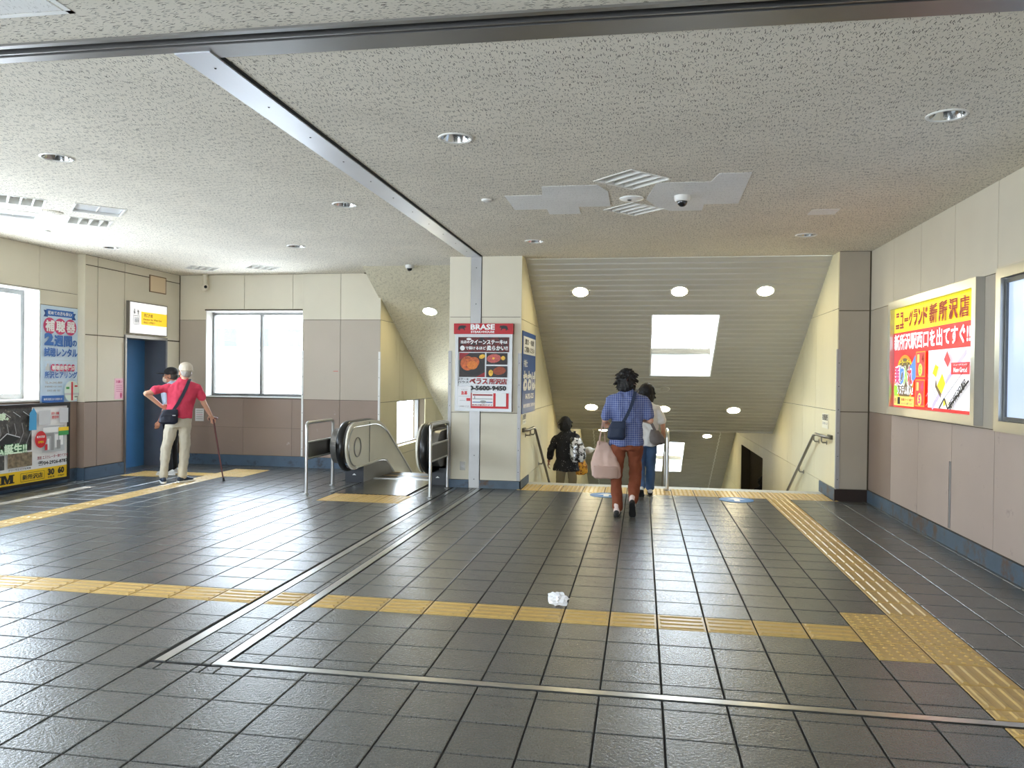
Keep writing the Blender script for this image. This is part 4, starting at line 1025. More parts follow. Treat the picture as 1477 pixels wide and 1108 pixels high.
for k, ch in enumerate('補聴器'): f.text(ch, .075+k*.195, .97, .075+k*.195+.16, 1.115, p_wht, .035)
f.text('2', .05, .775, .22, .945, b_, .06); f.text('週間', .235, .77, .56, .915, b_, .04); f.text('の', .575, .78, .66, .86, b_, .03)
f.text('試聴レンタル', .05, .625, .67, .745, b_, .03); f.line('rule', [(.03, .575), (.66, .575)], .004, p_lg)
f.rect('ear_mark', .07, .44, .15, .49, p_lg); f.ellipse('ear_mark', .11, .505, .02, .025, p_lg)
for k in range(6): f.ellipse('bubble', .205+k*.075, .475, .044, .05, mg, 16)
f.text('補聴器専門店', .18, .445, .63, .505, p_wht, .03); f.text('所沢ヒアリング', .05, .33, .66, .42, b_, .03)
f.text('TEL.04-2946-8800', .05, .255, .37, .285, p_gry, .01); f.text('営業時間 9:30~18:00', .05, .205, .36, .228, p_gry, .005); f.text('定休日 火曜・祝日', .09, .15, .33, .175, p_gry, .005)
f.rect('foot_band', 0, 0, .40, .095, b_); f.text('新所沢西口から徒歩1分', .03, .03, .37, .06, p_wht, .01)
f.ellipse('map_disc', .55, .15, .145, .145, mp('map_pale', (222, 236, 226)), 30); f.line('map_road', [(.41, .11), (.69, .11)], .03, p_lg); f.line('map_road', [(.555, .02), (.555, .28)], .035, mp('map_red', (206, 60, 70))); f.rect('map_block', .44, .18, .50, .21, p_grn)
f.rect('map_block', .60, .21, .66, .23, p_red); f.rect('map_block', .60, .06, .66, .08, p_gry)

# --- gym board under the window
t = thing('poster_case', 'wide gym advertising board with yellow foot band under the left window', 'sign', (-7.99, 3.3, .06))
MB().box(-8.045, -7.955, 2.25, 4.53, .055, 1.115).build('case', mat('black_case', (30, 28, 28), rough=.4), t)
frame_bars(t, (-7.955, 2.25, .055), UY, UZ, 2.28, 1.06, .04, .018, mat('black_case', (30, 28, 28)))
f = Flat(t, (-7.9545, 2.29, .095), UY, UZ, .001, .0008); W_, H_ = 2.20, .98     # frame left edge of the photo is near u = 1.05
f.rect('sheet', 0, 0, W_, H_, p_wht); f.rect('foot_band', 0, 0, W_, .165, p_yel)
m_gym = mp('gym_photo', (72, 70, 68), var=.9, vscale=16, stain=((168, 158, 140), 20, .60, .08))
f.rect('gym_photo', 0, .42, 1.56, H_, m_gym)
for k in range(9): f.line('machine_tube', [(.5+k*.12, .50), (.58+k*.12, .66), (.55+k*.12, .78)], .012, p_gry)
f.poly('machine', [(.95, .52), (1.15, .66), (1.36, .60), (1.18, .50)], mp('machine_dark', (40, 42, 42))); f.line('machine_edge', [(.95, .52), (1.15, .66), (1.36, .60)], .012, p_lg)
for k in range(7): f.line('ceiling_strip', [(.6+k*.16, .93), (.72+k*.16, .86)], .008, p_lg)
f.text('ジム誕生!!', .82, .40, 1.46, .52, mp('gym_green_edge', (70, 150, 90)), .10); f.text('ジム誕生!!', .82, .40, 1.46, .52, mp('gym_green', (226, 246, 220)), .04)
f.text('24時間健康。', .6, .83, 1.16, .92, mp('gym_green', (226, 246, 220)), .03)
f.rect('small_photo', .55, .21, 1.10, .39, m_gym); f.rect('small_photo', 1.15, .22, 1.55, .40, mp('gym_photo_warm', (128, 112, 88), var=.8, vscale=20)); f.text('マシンも充実', .62, .175, 1.02, .2, p_blk, .01); f.text('フリーウエイトも充実', 1.16, .18, 1.53, .205, p_blk, .01)
f.poly('bottle', [(1.49, .68), (1.62, .68), (1.62, .90), (1.57, .97), (1.50, .90)], mp('cyan', (70, 160, 210))); f.rect('code_field', 1.66, .74, 1.86, .93, p_lg); f.text('見学・体験', 1.88, .865, 2.02, .90, p_red, .02); f.text('受付中!', 1.89, .81, 2.01, .85, p_red, .03); f.rect('code_field', 2.03, .75, 2.19, .95, p_lg)
f.rect('map_ground', 1.72, .37, 2.12, .72, mp('map_grey', (186, 188, 190)))
for (a, b, c, d) in ((1.73, .63, 2.02, .70), (1.94, .42, 2.0, .60), (1.80, .40, 1.84, .55), (2.02, .45, 2.09, .58)): f.rect('map_block', a, b, c, d, p_wht)
for (a, b, c, d) in ((1.87, .39, 1.92, .62), (1.76, .58, 1.90, .62), (1.97, .40, 2.04, .52)): f.rect('map_block', a, b, c, d, p_gry)
f.rect('map_tag', 2.0, .58, 2.19, .69, p_grn); f.rect('map_tag', 2.0, .64, 2.19, .69, p_yel); f.rect('map_spot', 1.755, .40, 1.80, .48, p_red)
f.ellipse('red_disc', 1.68, .55, .10, .11, p_red, 28); f.text('新所沢店', 1.61, .57, 1.75, .60, p_wht, .02); f.text('OPEN', 1.63, .50, 1.73, .53, p_yel, .02)
f.text('施設 エスカレーター降りてすぐ', 1.62, .285, 2.17, .33, p_dred, .015); f.text('☎04-2926-8787', 1.63, .20, 2.17, .265, p_blk, .025)
f.polys('emblem', [[(1.01, .03), (1.10, .03), (1.10, .045), (1.08, .045), (1.08, .125), (1.10, .125), (1.10, .14), (1.01, .14), (1.01, .125), (1.03, .125), (1.03, .045), (1.01, .045)], [(1.15, .03), (1.24, .03), (1.24, .045), (1.22, .045), (1.22, .125), (1.24, .125), (1.24, .14), (1.15, .14), (1.15, .125), (1.165, .125), (1.165, .045), (1.15, .045)], [(1.06, .14), (1.10, .14), (1.13, .08), (1.16, .14), (1.19, .14), (1.14, .03), (1.115, .03)]], p_blk); f.line('label_box', [(1.34, .03), (1.74, .03), (1.74, .135), (1.34, .135), (1.34, .03)], .005, p_blk); f.text('新所沢店', 1.37, .05, 1.71, .115, p_blk, .03)
f.text('30', 1.80, .06, 1.92, .15, p_blk, .05); f.text('60', 1.98, .065, 2.10, .155, p_blk, .05); f.text('台駐車', 1.80, .025, 1.92, .05, p_blk, .01); f.text('分無料', 1.98, .025, 2.10, .05, p_blk, .01)

# --- lift sign
t = thing('lift_sign', 'white lit sign with yellow band above the lift door', 'sign', (-7.9, 6.19, 2.135))
MB().box(-7.93, -7.88, 5.70, 6.68, 2.14, 2.645).build('case', mat('sign_grey_case', (132, 126, 116), rough=.45, metal=.4), t)
f = Flat(t, (-7.8795, 5.72, 2.155), UY, UZ, .001, .0008); f.rect('face', 0, 0, .94, .475, lit('sign_white', (252, 252, 255), .9)); f.rect('yellow_band', .27, .14, .94, .345, lit('sign_yellow', (255, 216, 40), .9))
f.text('西口方面', .34, .265, .56, .32, p_blk, .0); f.text('Elevator for West Exit', .33, .215, .80, .245, p_blk, -.005); f.text('西出口 서쪽출구', .33, .165, .62, .195, p_blk, -.005)
f.line('lift_symbol', [(.08, .14), (.22, .14), (.22, .27), (.08, .27), (.08, .14)], .008, p_gry); f.poly('arrow', [(.18, .29), (.20, .29), (.20, .33), (.22, .33), (.19, .375), (.16, .33), (.18, .33)], p_gry); f.poly('arrow', [(.11, .375), (.09, .375), (.09, .33), (.07, .33), (.10, .29), (.13, .33), (.11, .33)], p_gry)
for k in range(3):
    f.ellipse('rider', .115+k*.035, .235, .010, .012, p_gry, 10); f.rect('rider', .105+k*.035, .165, .125+k*.035, .22, p_gry)
# --- small notices
t = thing('notice', 'small pink notice on the panel left of the lift door', 'notice', (-7.925, 5.545, 1.13))
MB().box(-7.93, -7.925, 5.44, 5.645, 1.135, 1.45).build('paper', mp('pink_paper', (240, 190, 204)), t)
f = Flat(t, (-7.9248, 5.44, 1.135), UY, UZ); f.text('お願い', .03, .245, .17, .285, p_mag, .02)
for k in range(4): f.line('text_line', [(.03, .21-k*.03), (.17, .21-k*.03)], .008, mp('pink_dark', (206, 120, 150)))
f.ellipse('figure', .14, .06, .02, .045, p_mag, 12)
t = thing('notice', 'small white notice on the brown wall under the back window', 'notice', (-7.54, 7.105, .73))
MB().box(-7.62, -7.46, 7.102, 7.107, .73, .945).build('paper', p_wht, t); f = Flat(t, (-7.62, 7.1018, .73), UX, UZ)
for k in range(5): f.line('text_line', [(.02, .18-k*.035), (.14, .18-k*.035)], .008, p_gry if k != 2 else mp('pink_dark', (206, 120, 150)))
t = thing('notice', 'small white sticker above the right stair handrail', 'notice', (2.355, 6.03, .95))
MB().box(2.353, 2.358, 5.86, 6.22, .90, 1.10).build('paper', mp('sticker_paper', (244, 240, 220)), t); f = Flat(t, (2.3528, 6.22, .90), (0, -1, 0), UZ); f.text('右側通行', .02, .11, .34, .19, p_blk, .05); f.text('ご協力お願いします', .02, .05, .34, .085, p_gry, .01)
t = thing('notice', 'small white sticker above the left stair handrail', 'notice', (-1.755, 5.77, .90))
MB().box(-1.758, -1.753, 5.60, 5.95, .88, 1.03).build('paper', mp('sticker_paper', (244, 240, 220)), t); f = Flat(t, (-1.7528, 5.60, .88), UY, UZ); f.text('左側通行', .02, .07, .33, .14, p_blk, .05); f.text('ご協力お願いします', .02, .02, .33, .05, p_gry, .01)
tag(MB().box(-5.13, -5.05, 7.055, 7.061, 1.60, 1.607).build('sticker_strip', p_red), 'tiny red sticker strip on the taupe wall left of the escalator', 'sticker')
# ================================================================== people
from mathutils import noise
def capsule(mb, p, q, r0, r1, n=12):
    p, q = Vector(p), Vector(q); d = (q-p); L = d.length
    if L < 1e-5: return mb.sphere(p, r0, n, 8)
    prof = [(max(r0*math.cos(a), 1e-4), r0*math.sin(a)) for a in [R(x) for x in (-90, -65, -40, -15)]]+[(max(r1*math.cos(a), 1e-4), L+r1*math.sin(a)) for a in [R(x) for x in (15, 40, 65, 90)]]
    return mb.lathe(prof, p, d, n)
def chain(mb, pts):
    for (a, ra), (b, rb) in zip(pts[:-1], pts[1:]): capsule(mb, a, b, ra, rb)
def ell_loft(mb, rings, n=22, pw=2.4):
    """rings: (centre, half width x, half depth y)"""
    out = []
    for (c, rx, ry) in rings:
        c = Vector(c); q = []
        for k in range(n):
            a = 2*math.pi*k/n; ca, sa = math.cos(a), math.sin(a)
            q.append(c+Vector((rx*abs(ca)**(2/pw)*(1 if ca > 0 else -1), ry*abs(sa)**(2/pw)*(1 if sa > 0 else -1), 0)))
        out.append(q)
    return mb.loft(out)
def ell(mb, c, r, rot=None, n=16):
    s_ = MB().sphere((0, 0, 0), 1.0, n, 10, r); M_ = rot.to_matrix() if rot else Matrix.Identity(3)
    return mb.add([Vector(c)+M_ @ Vector(v) for v in s_.v], s_.f)
def hand(mb, w, d, n_, side, curl=35, s=1.0):
    """wrist w, direction d, palm normal n_ (side the fingers curl to), thumb side vector"""
    w, d, n_, t = Vector(w), Vector(d).normalized(), Vector(n_).normalized(), Vector(side).normalized()
    for k in (-1.5, -.5, .5, 1.5): capsule(mb, w, w+d*.085*s+t*.018*k*s, .016*s, .0125*s, 8)
    for k, L in ((1.5, .068), (.5, .078), (-.5, .072), (-1.5, .056)):
        a = w+d*.085*s+t*.0195*k*s; c1 = R(curl*.6); c2 = R(curl*1.7)
        b = a+(d*math.cos(c1)+n_*math.sin(c1))*L*.55*s; c = b+(d*math.cos(c2)+n_*math.sin(c2))*L*.5*s
        capsule(mb, a, b, .0092*s, .0082*s, 8); capsule(mb, b, c, .0082*s, .0070*s, 8)
    a = w+d*.03*s+t*.028*s; b = a+(d*.6+t*.55+n_*.35).normalized()*.042*s; c = b+(d*.85+n_*.5).normalized()*.032*s
    capsule(mb, w+d*.015*s+t*.012*s, a, .015*s, .013*s, 8); capsule(mb, a, b, .012*s, .0105*s, 8); capsule(mb, b, c, .010*s, .008*s, 8)
def grown(name, mb, m, parent, voxel=.008, smooth=3, wr=0.0, ws=9.0, seed=0):
    """one continuous surface from overlapping closed solids"""
    me = mb.mesh('tmp'); ob = bpy.data.objects.new('tmp', me); COL.objects.link(ob)
    md = ob.modifiers.new('r', 'REMESH'); md.mode = 'VOXEL'; md.voxel_size = voxel; md.use_smooth_shade = True
    dg = bpy.context.evaluated_depsgraph_get(); dg.update()
    new = bpy.data.meshes.new_from_object(ob.evaluated_get(dg)); bpy.data.objects.remove(ob); bpy.data.meshes.remove(me)
    bm = bmesh.new(); bm.from_mesh(new)
    for _ in range(smooth): bmesh.ops.smooth_vert(bm, verts=bm.verts, factor=.5, use_axis_x=True, use_axis_y=True, use_axis_z=True)
    if wr:
        bm.normal_update()
        for v in bm.verts:
            p = v.co; k = noise.noise(Vector((p.x*ws+seed, p.y*ws, p.z*ws*.55+seed)))+.5*noise.noise(Vector((p.x*ws*2.3, p.y*ws*2.3+seed, p.z*ws*2.0)))
            v.co = p+v.normal*wr*k
    bm.to_mesh(new); bm.free(); new.name = name
    new.polygons.foreach_set('use_smooth', [True]*len(new.polygons)); new.materials.clear(); new.materials.append(m)
    o = bpy.data.objects.new(name, new); COL.objects.link(o)
    if parent is not None: o.parent = parent
    return o
def plain(name, mb, m, parent, smooth=50):
    me = mb.mesh(name, Vector((0, 0, 0)), smooth); me.materials.append(m); o = bpy.data.objects.new(name, me); COL.objects.link(o); o.parent = parent; return o
def at_root(root, label, cat, name, group=None):
    """another thing placed in the same local frame as a person (a bag, a cane)"""
    o = bpy.data.objects.new(name, None); COL.objects.link(o); o.location = root.location; o.rotation_euler = root.rotation_euler; return tag(o, label, cat, group)
def head_parts(mb, c, yaw=0, tilt=0, s=1.0):
    """skull, jaw, nose, ears around head centre c, looking along local +y turned by yaw"""
    Q = Matrix.Rotation(R(yaw), 3, 'Z') @ Matrix.Rotation(R(tilt), 3, 'X'); c = Vector(c); P = lambda *p: c+Q @ (Vector(p)*s)
    e = Q.to_euler()
    ell(mb, P(0, -.005, .02), (.075*s, .093*s, .095*s), e); ell(mb, P(0, .028, -.055), (.056*s, .062*s, .062*s), e); ell(mb, P(0, .07, -.088), (.026*s, .02*s, .02*s), e)
    ell(mb, P(0, .098, -.018), (.013*s, .022*s, .024*s), e); ell(mb, P(0, .085, .008), (.010*s, .014*s, .03*s), e)
    for k in (-1, 1):
        ell(mb, P(k*.076, -.008, -.012), (.011*s, .022*s, .034*s), e); ell(mb, P(k*.045, .062, -.03), (.024*s, .02*s, .02*s), e)
    return P, e
def face(root, P, s=1.0, browcol=(40, 32, 28)):
    for k in (-1, 1):
        plain('eye', MB().sphere(P(k*.031, .082, .006), .0115*s, 10, 7), mat('eye_white', (225, 222, 215), rough=.2), root)
        plain('pupil', MB().sphere(P(k*.031, .0905, .006), .0052*s, 8, 6), mat('pupil', (30, 22, 18), rough=.2), root)
        b = MB(); capsule(b, P(k*.018, .088, .03), P(k*.046, .078, .031), .0045*s, .0035*s, 6); plain('eyebrow', b, mat('brow%d' % browcol[0], browcol, rough=.8), root)
    b = MB(); capsule(b, P(-.02, .086, -.055), P(.02, .086, -.055), .0055*s, .0055*s, 6); plain('mouth', b, mat('lips', (170, 96, 88), rough=.5), root)
def hair(root, P0, e, m, s=1.0, kind='shag', seed=1, hs=1.0):
    rg = random.Random(seed); mb = MB()
    P = lambda x, y, z: P0(x*hs, -.02+(y+.02)*hs, .02+(z-.02)*hs)
    h2 = s*hs; ell(mb, P(0, -.022, .035), (.085*h2, .094*h2, .096*h2), e); ell(mb, P(0, -.045, -.03), (.074*h2, .064*h2, .075*h2), e)
    n = 120 if kind == 'shag' else 50
    for _ in range(n):
        a = rg.uniform(0, 2*math.pi); z = rg.uniform(-.85 if kind != 'short' else -.5, 1)
        x, y = math.sqrt(1-min(z*z, 1))*math.cos(a), math.sqrt(1-min(z*z, 1))*math.sin(a)
        if y > .35 and z < .45: continue
        amp = rg.uniform(.92, 1.16 if kind == 'shag' else 1.03); p = P(x*.088*amp, -.02+y*.094*amp, .022+z*.10*amp)
        d = (Vector(p)-P(0, -.02, .02)).normalized(); q = Vector(p)+d*(.020 if kind == 'shag' else .006)*s+Vector((rg.uniform(-.02, .02), 0, -.020))*s
        capsule(mb, p, q, .020*s, (.005 if kind == 'shag' else .014)*s, 6)
    if kind == 'bob':
        for k in (-1, 1): ell(mb, P(k*.060, -.015, -.02), (.024*h2, .066*h2, .07*h2), e)
        ell(mb, P(0, -.052, -.035), (.074*h2, .05*h2, .062*h2), e)
    return grown('hair', mb, m, root, .006, 1, .004, 60, seed)
def shoe(root, ankle, toe, m, sole, s=1.0, name='shoe', pitch=0):
    """ankle point above the heel, toe direction (horizontal), pitch > 0 lifts the heel"""
    a = Vector(ankle); d = Vector((toe[0], toe[1], 0)).normalized(); up = Vector((0, 0, 1)); side = d.cross(up)
    Q = Matrix((side, d, up)).transposed() @ Matrix.Rotation(-R(pitch), 3, 'X')
    base = a-Q @ Vector((0, 0, .075))
    P = lambda x, y, z: base+Q @ Vector((x*s, y*s, z*s))
    mb = MB(); e = Q.to_euler()
    ell(mb, P(0, -.03, .045), (.036*s, .045*s, .042*s), e); ell(mb, P(0, .06, .042), (.040*s, .085*s, .034*s), e); ell(mb, P(0, .13, .034), (.042*s, .058*s, .026*s), e); capsule(mb, P(0, -.015, .05), P(0, -.012, .10), .040*s, .037*s, 10)
    o = grown(name, mb, m, root, .006, 2)
    sm = MB(); ring = [(.032, -.07), (.037, -.02), (.036, .05), (.045, .11), (.042, .16), (.024, .192), (-.02, .192), (-.038, .16), (-.042, .11), (-.034, .05), (-.036, -.02), (-.030, -.07), (-.012, -.085), (.012, -.085)]
    sm.loft([[P(x, y, 0) for x, y in ring], [P(x*1.0, y, .022) for x, y in ring]]); plain('sole', sm, sole, o, 40)
def strap(root_o, pts, w, m, name='strap', t=.004, out=None):
    mb = MB(); P = [Vector(p) for p in pts]; rings = []
    for i, p in enumerate(P):
        tg = (P[min(i+1, len(P)-1)]-P[max(i-1, 0)]).normalized(); nn = Vector(out[i] if out else (0, -1, 0)); sd = tg.cross(nn).normalized(); nn = sd.cross(tg).normalized()
        rings.append([p+sd*w/2+nn*t, p-sd*w/2+nn*t, p-sd*w/2-nn*t, p+sd*w/2-nn*t])
    mb.loft(rings); return plain(name, mb, m, root_o, 40)

skin = mat('skin_light', (214, 164, 136), rough=.5, var=.05, vscale=12); skin2 = mat('skin_tan', (176, 122, 94), rough=.5, var=.05, vscale=12)
m_hairb = mat('hair_black', (16, 13, 12), rough=.65, var=.3, vscale=60); m_hairg = mat('hair_grey', (168, 162, 154), rough=.6, var=.15, vscale=60)
m_sole = mat('white_sole', (232, 230, 224), rough=.6); m_solek = mat('black_sole', (26, 26, 26), rough=.8)
def plaid():
    m = mat('blue_check', (86, 108, 178), rough=.85)
    n, l = m.node_tree.nodes, m.node_tree.links; b = n['Principled BSDF']; t = n.new('ShaderNodeTexCoord'); s_ = n.new('ShaderNodeSeparateXYZ'); l.new(t.outputs['Object'], s_.inputs[0])
    acc = None
    for ax, f_, w in (('X', 42, .24), ('Z', 42, .24), ('X', 42, .10), ('Z', 42, .10)):
        a = n.new('ShaderNodeMath'); a.operation = 'MULTIPLY'; a.inputs[1].default_value = f_; l.new(s_.outputs[ax], a.inputs[0])
        fr = n.new('ShaderNodeMath'); fr.operation = 'FRACT'; l.new(a.outputs[0], fr.inputs[0])
        lt = n.new('ShaderNodeMath'); lt.operation = 'LESS_THAN'; lt.inputs[1].default_value = w; l.new(fr.outputs[0], lt.inputs[0])
        if acc is None: acc = lt.outputs[0]
        else:
            mx = n.new('ShaderNodeMath'); mx.operation = 'ADD'; l.new(acc, mx.inputs[0]); l.new(lt.outputs[0], mx.inputs[1]); acc = mx.outputs[0]
    sc_ = n.new('ShaderNodeMath'); sc_.operation = 'MULTIPLY'; sc_.inputs[1].default_value = .3; l.new(acc, sc_.inputs[0])
    mi = n.new('ShaderNodeMix'); mi.data_type = 'RGBA'; mi.inputs['A'].default_value = (*lin((74, 88, 140)), 1); mi.inputs['B'].default_value = (*lin((170, 178, 206)), 1)
    l.new(sc_.outputs[0], mi.inputs['Factor']); l.new(mi.outputs['Result'], b.inputs['Base Color']); return m

def person(label, loc, rz, J, skinm, group=None):
    """J: joints in the person's own frame (x right, y ahead, z up)"""
    r = thing('person', label, 'person', loc, group); r.rotation_euler = (0, 0, R(rz)); s = J.get('s', 1.0)
    mb = MB(); V = {k: Vector(v) for k, v in J.items() if isinstance(v, tuple)}
    P, e = head_parts(mb, V['head'], J.get('yaw', 0), J.get('tilt', 0), s)
    chest = (V['shL']+V['shR'])/2; pel = (V['hipL']+V['hipR'])/2
    capsule(mb, chest+Vector((0, 0, -.02)), V['head']+Vector((0, -.015, -.05))*s, .058*s, .052*s)
    w = (V['shR']-V['shL']).length/2
    ell_loft(mb, [(pel+Vector((0, 0, -.08)), .10*s, .075*s), (pel, .135*s, .09*s), (pel.lerp(chest, .35), .125*s, .088*s), (pel.lerp(chest, .7), .145*s, .095*s), (chest+Vector((0, 0, -.05)), w*.88, .08*s), (chest+Vector((0, 0, .03)), w*.40, .05*s)])
    for sd in 'LR':
        k = -1 if sd == 'L' else 1
        capsule(mb, V['sh'+sd]+Vector((0, 0, -.04)), V['el'+sd], .043*s, .040*s); capsule(mb, V['el'+sd], V['wr'+sd], .039*s, .027*s)
        d = V.get('hd'+sd, V['wr'+sd]-V['el'+sd]); hand(mb, V['wr'+sd], d, V.get('pn'+sd, Vector((-k, .2, 0))), V.get('tb'+sd, Vector((0, 1, 0))), J.get('curl'+sd, 35), s)
        capsule(mb, V['hip'+sd], V['kn'+sd], .070*s, .050*s); capsule(mb, V['kn'+sd], V['kn'+sd].lerp(V['an'+sd], .35), .047*s, .047*s); capsule(mb, V['kn'+sd].lerp(V['an'+sd], .35), V['an'+sd], .047*s, .033*s)
        fd = V.get('to'+sd, Vector((0, 1, 0))); capsule(mb, V['an'+sd]+Vector((0, 0, -.03)), V['an'+sd]+Vector((0, 0, -.045))+fd.normalized()*.11, .034*s, .026*s)
    grown('body', mb, skinm, r, .0058, 2)
    face(r, P, s, J.get('brow', (40, 32, 28)))
    return r, V, P, e, s
def shirt(r, V, s, m, hem, sleeve, loose=1.0, flare=0.0, wr=.006, name='shirt', collar=True, sl=('L', 'R')):
    mb = MB(); chest = (V['shL']+V['shR'])/2; pel = (V['hipL']+V['hipR'])/2; w = (V['shR']-V['shL']).length/2
    hz = Vector((pel.x, pel.y, hem))
    ell_loft(mb, [(hz, (.175+flare)*s*loose, (.125+flare*.7)*s*loose), (pel.lerp(chest, .15) if hem < pel.z else hz.lerp(chest, .2), .168*s*loose, .122*s*loose), (pel.lerp(chest, .45), .165*s*loose, .12*s*loose), (pel.lerp(chest, .75), w*.98+.016, .125*s), (chest+Vector((0, -.005, -.035)), w*1.02+.018, .108*s), (chest+Vector((0, -.005, .02)), w*.90, .085*s), (chest+Vector((0, -.005, .055)), w*.58, .070*s), (chest+Vector((0, -.005, .085)), w*.34, .06*s)])
    for sd in sl:
        e_ = V['sh'+sd].lerp(V['el'+sd], sleeve if sleeve <= 1 else 1)
        capsule(mb, V['sh'+sd]+Vector((0, 0, -.035)), e_, .060*s, .064*s*loose)
        if sleeve > 1: capsule(mb, V['el'+sd], V['el'+sd].lerp(V['wr'+sd], sleeve-1), .056*s*loose, .05*s*loose)
    if collar: capsule(mb, chest+Vector((-.03, -.01, .07)), chest+Vector((.03, -.01, .07)), .052*s, .052*s)
    return grown(name, mb, m, r, .009, 5, wr*1.9, 11, len(m.name))
def trousers(r, V, s, m, top, wr=.007, loose=1.0, cuff=.06, name='trousers'):
    mb = MB(); pel = (V['hipL']+V['hipR'])/2
    ell_loft(mb, [(Vector((pel.x, pel.y, top-.01)), .140*s, .098*s), (pel, .158*s, .113*s), (pel+Vector((0, 0, -.09)), .150*s, .114*s)])
    for sd in 'LR':
        k, a = V['kn'+sd], V['an'+sd]; a2 = k.lerp(a, 1-cuff)
        capsule(mb, V['hip'+sd], k, .095*s*loose, .072*s*loose); capsule(mb, k, a2, .070*s*loose, .060*s*loose)
    return grown(name, mb, m, r, .009, 4, wr*1.4, 10, len(m.name)+3)

# --- man in the coral shirt with a cane
LA = 'elderly person in coral T-shirt and beige trousers leaning on a cane, hand on hip'
J = dict(s=1.0, head=(.085, .01, 1.555), yaw=18, tilt=4, shL=(-.125, 0, 1.375), elL=(-.405, -.07, 1.255), wrL=(-.215, .03, 1.075), hdL=(.6, .25, -.35), pnL=(.3, .8, 0), tbL=(.2, .3, .9),
         shR=(.245, 0, 1.36), elR=(.335, .02, 1.115), wrR=(.425, .10, .945), hdR=(.25, .55, -.45), pnR=(0, -.2, -1), tbR=(-1, 0, .1), curlR=55,
         hipL=(-.075, 0, .875), knL=(-.155, .02, .475), anL=(-.185, 0, .085), hipR=(.085, 0, .875), knR=(.085, .03, .475), anR=(.055, .02, .085), toL=(-.1, 1, 0), toR=(.75, .6, 0), brow=(150, 146, 140))
r, V, P, e, s = person(LA, (-6.51, 4.86, 0), 32.4, J, skin)
shirt(r, V, s, mat('coral_cotton', (210, 62, 88), rough=.85, var=.06), .915, .62, 1.0, wr=.008)
trousers(r, V, s, mat('beige_cotton', (196, 186, 166), rough=.85, var=.06), .95, wr=.010)
m_shn = mat('navy_shoe', (34, 46, 66), rough=.6)
shoe(r, V['anL'], V['toL'], m_shn, m_sole); shoe(r, V['anR'], V['toR'], m_shn, m_sole)
hb_ = MB(); ell(hb_, P(0, -.02, .0), (.079, .092, .06), e); ell(hb_, P(0, -.05, -.03), (.068, .05, .04), e); grown('hair', hb_, m_hairg, r, .006, 2, .003, 50)
m_capb = mat('beige_cap', (206, 194, 176), rough=.85, var=.05)
cb_ = MB(); ell(cb_, P(0, -.012, .066), (.092, .104, .078), e); ell(cb_, P(0, -.02, .04), (.091, .102, .05), e); cp = grown('cap', cb_, m_capb, r, .007, 2)
br_ = MB(); ell(br_, P(0, .125, .040), (.068, .075, .010), e); plain('brim', br_, m_capb, cp)
plain('cap_strap', MB().tube([P(.07*math.sin(a)*1.32, -.106*math.cos(a)-.012, .028) for a in [R(x) for x in range(-60, 61, 15)]], .008, 6), mat('cap_strap', (188, 178, 160), rough=.8), cp)
t = at_root(r, 'navy crossbody bag on the left hip of the person in coral', 'bag', 'shoulder_bag'); m_nv = mat('navy_nylon', (24, 27, 44), rough=.55, var=.1)
mb = MB(); ell_loft(mb, [((-.125, -.165, .835), .085, .035), ((-.13, -.17, .865), .125, .05), ((-.12, -.17, .95), .118, .052), ((-.105, -.16, 1.03), .10, .035)]); grown('body', mb, m_nv, t, .008, 3, .006, 14)
mb = MB(); ell_loft(mb, [((-.115, -.20, .935), .112, .018), ((-.11, -.205, .98), .110, .022), ((-.10, -.175, 1.04), .098, .03)]); grown('flap', mb, m_nv, t, .007, 3, .003, 14)
plain('logo_tab', MB().box(-.075, -.035, -.231, -.227, .955, .965), mat('tab_grey', (200, 200, 206), rough=.5), t)
strap(t, [(-.06, -.155, 1.03), (.0, -.15, 1.13), (.055, -.145, 1.24), (.105, -.13, 1.36), (.13, -.10, 1.43), (.15, -.02, 1.455), (.14, .07, 1.42), (.0, .135, 1.2), (-.13, .14, 1.05)], .042, m_nv, out=[(0, -1, 0)]*3+[(0, -1, .3), (0, -.7, .8), (0, 0, 1), (0, .7, .6), (0, 1, 0), (0, 1, 0)])
t = at_root(r, 'dark reddish brown walking cane held in the right hand of the person in coral', 'cane', 'walking_cane'); m_cane = mat('cane_wood', (88, 30, 24), rough=.35)
plain('shaft', MB().tube([(.462, .165, .895), (.53, .10, .46), (.60, .04, .03)], [.0125, .012, .010], 10), m_cane, t, 60)
plain('handle', MB().tube([(.40, .20, .875), (.43, .185, .90), (.462, .165, .905), (.50, .14, .900), (.52, .13, .89)], [.012, .014, .015, .014, .012], 10), m_cane, t, 60)
plain('rubber_tip', MB().lathe([(.013, .05), (.015, .02), (.020, .0)], (.607, .034, .0), (-.13, .12, 1), 12), m_black, t, 40)

# --- man in the black cap standing before the lift
J = dict(s=.97, head=(0, .02, 1.50), yaw=6, shL=(-.185, 0, 1.32), elL=(-.235, -.02, 1.05), wrL=(-.225, .08, .83), shR=(.185, 0, 1.32), elR=(.24, -.02, 1.05), wrR=(.23, .08, .83),
         hipL=(-.085, 0, .85), knL=(-.10, .02, .46), anL=(-.11, -.02, .085), hipR=(.085, 0, .85), knR=(.10, .02, .46), anR=(.12, .0, .085))
r, V, P, e, s = person('person in black cap, glasses and mask before the lift door, half hidden', (-7.13, 5.66, 0), 100, J, skin2)
shirt(r, V, s, mat('pale_blue_cotton', (176, 190, 208), rough=.85, var=.05), .84, .75, 1.02, wr=.008)
trousers(r, V, s, mat('black_cotton', (22, 21, 24), rough=.8), .92)
for sd in 'LR': shoe(r, V['an'+sd], (0, 1, 0), mat('pale_shoe', (206, 204, 200), rough=.6), m_sole)
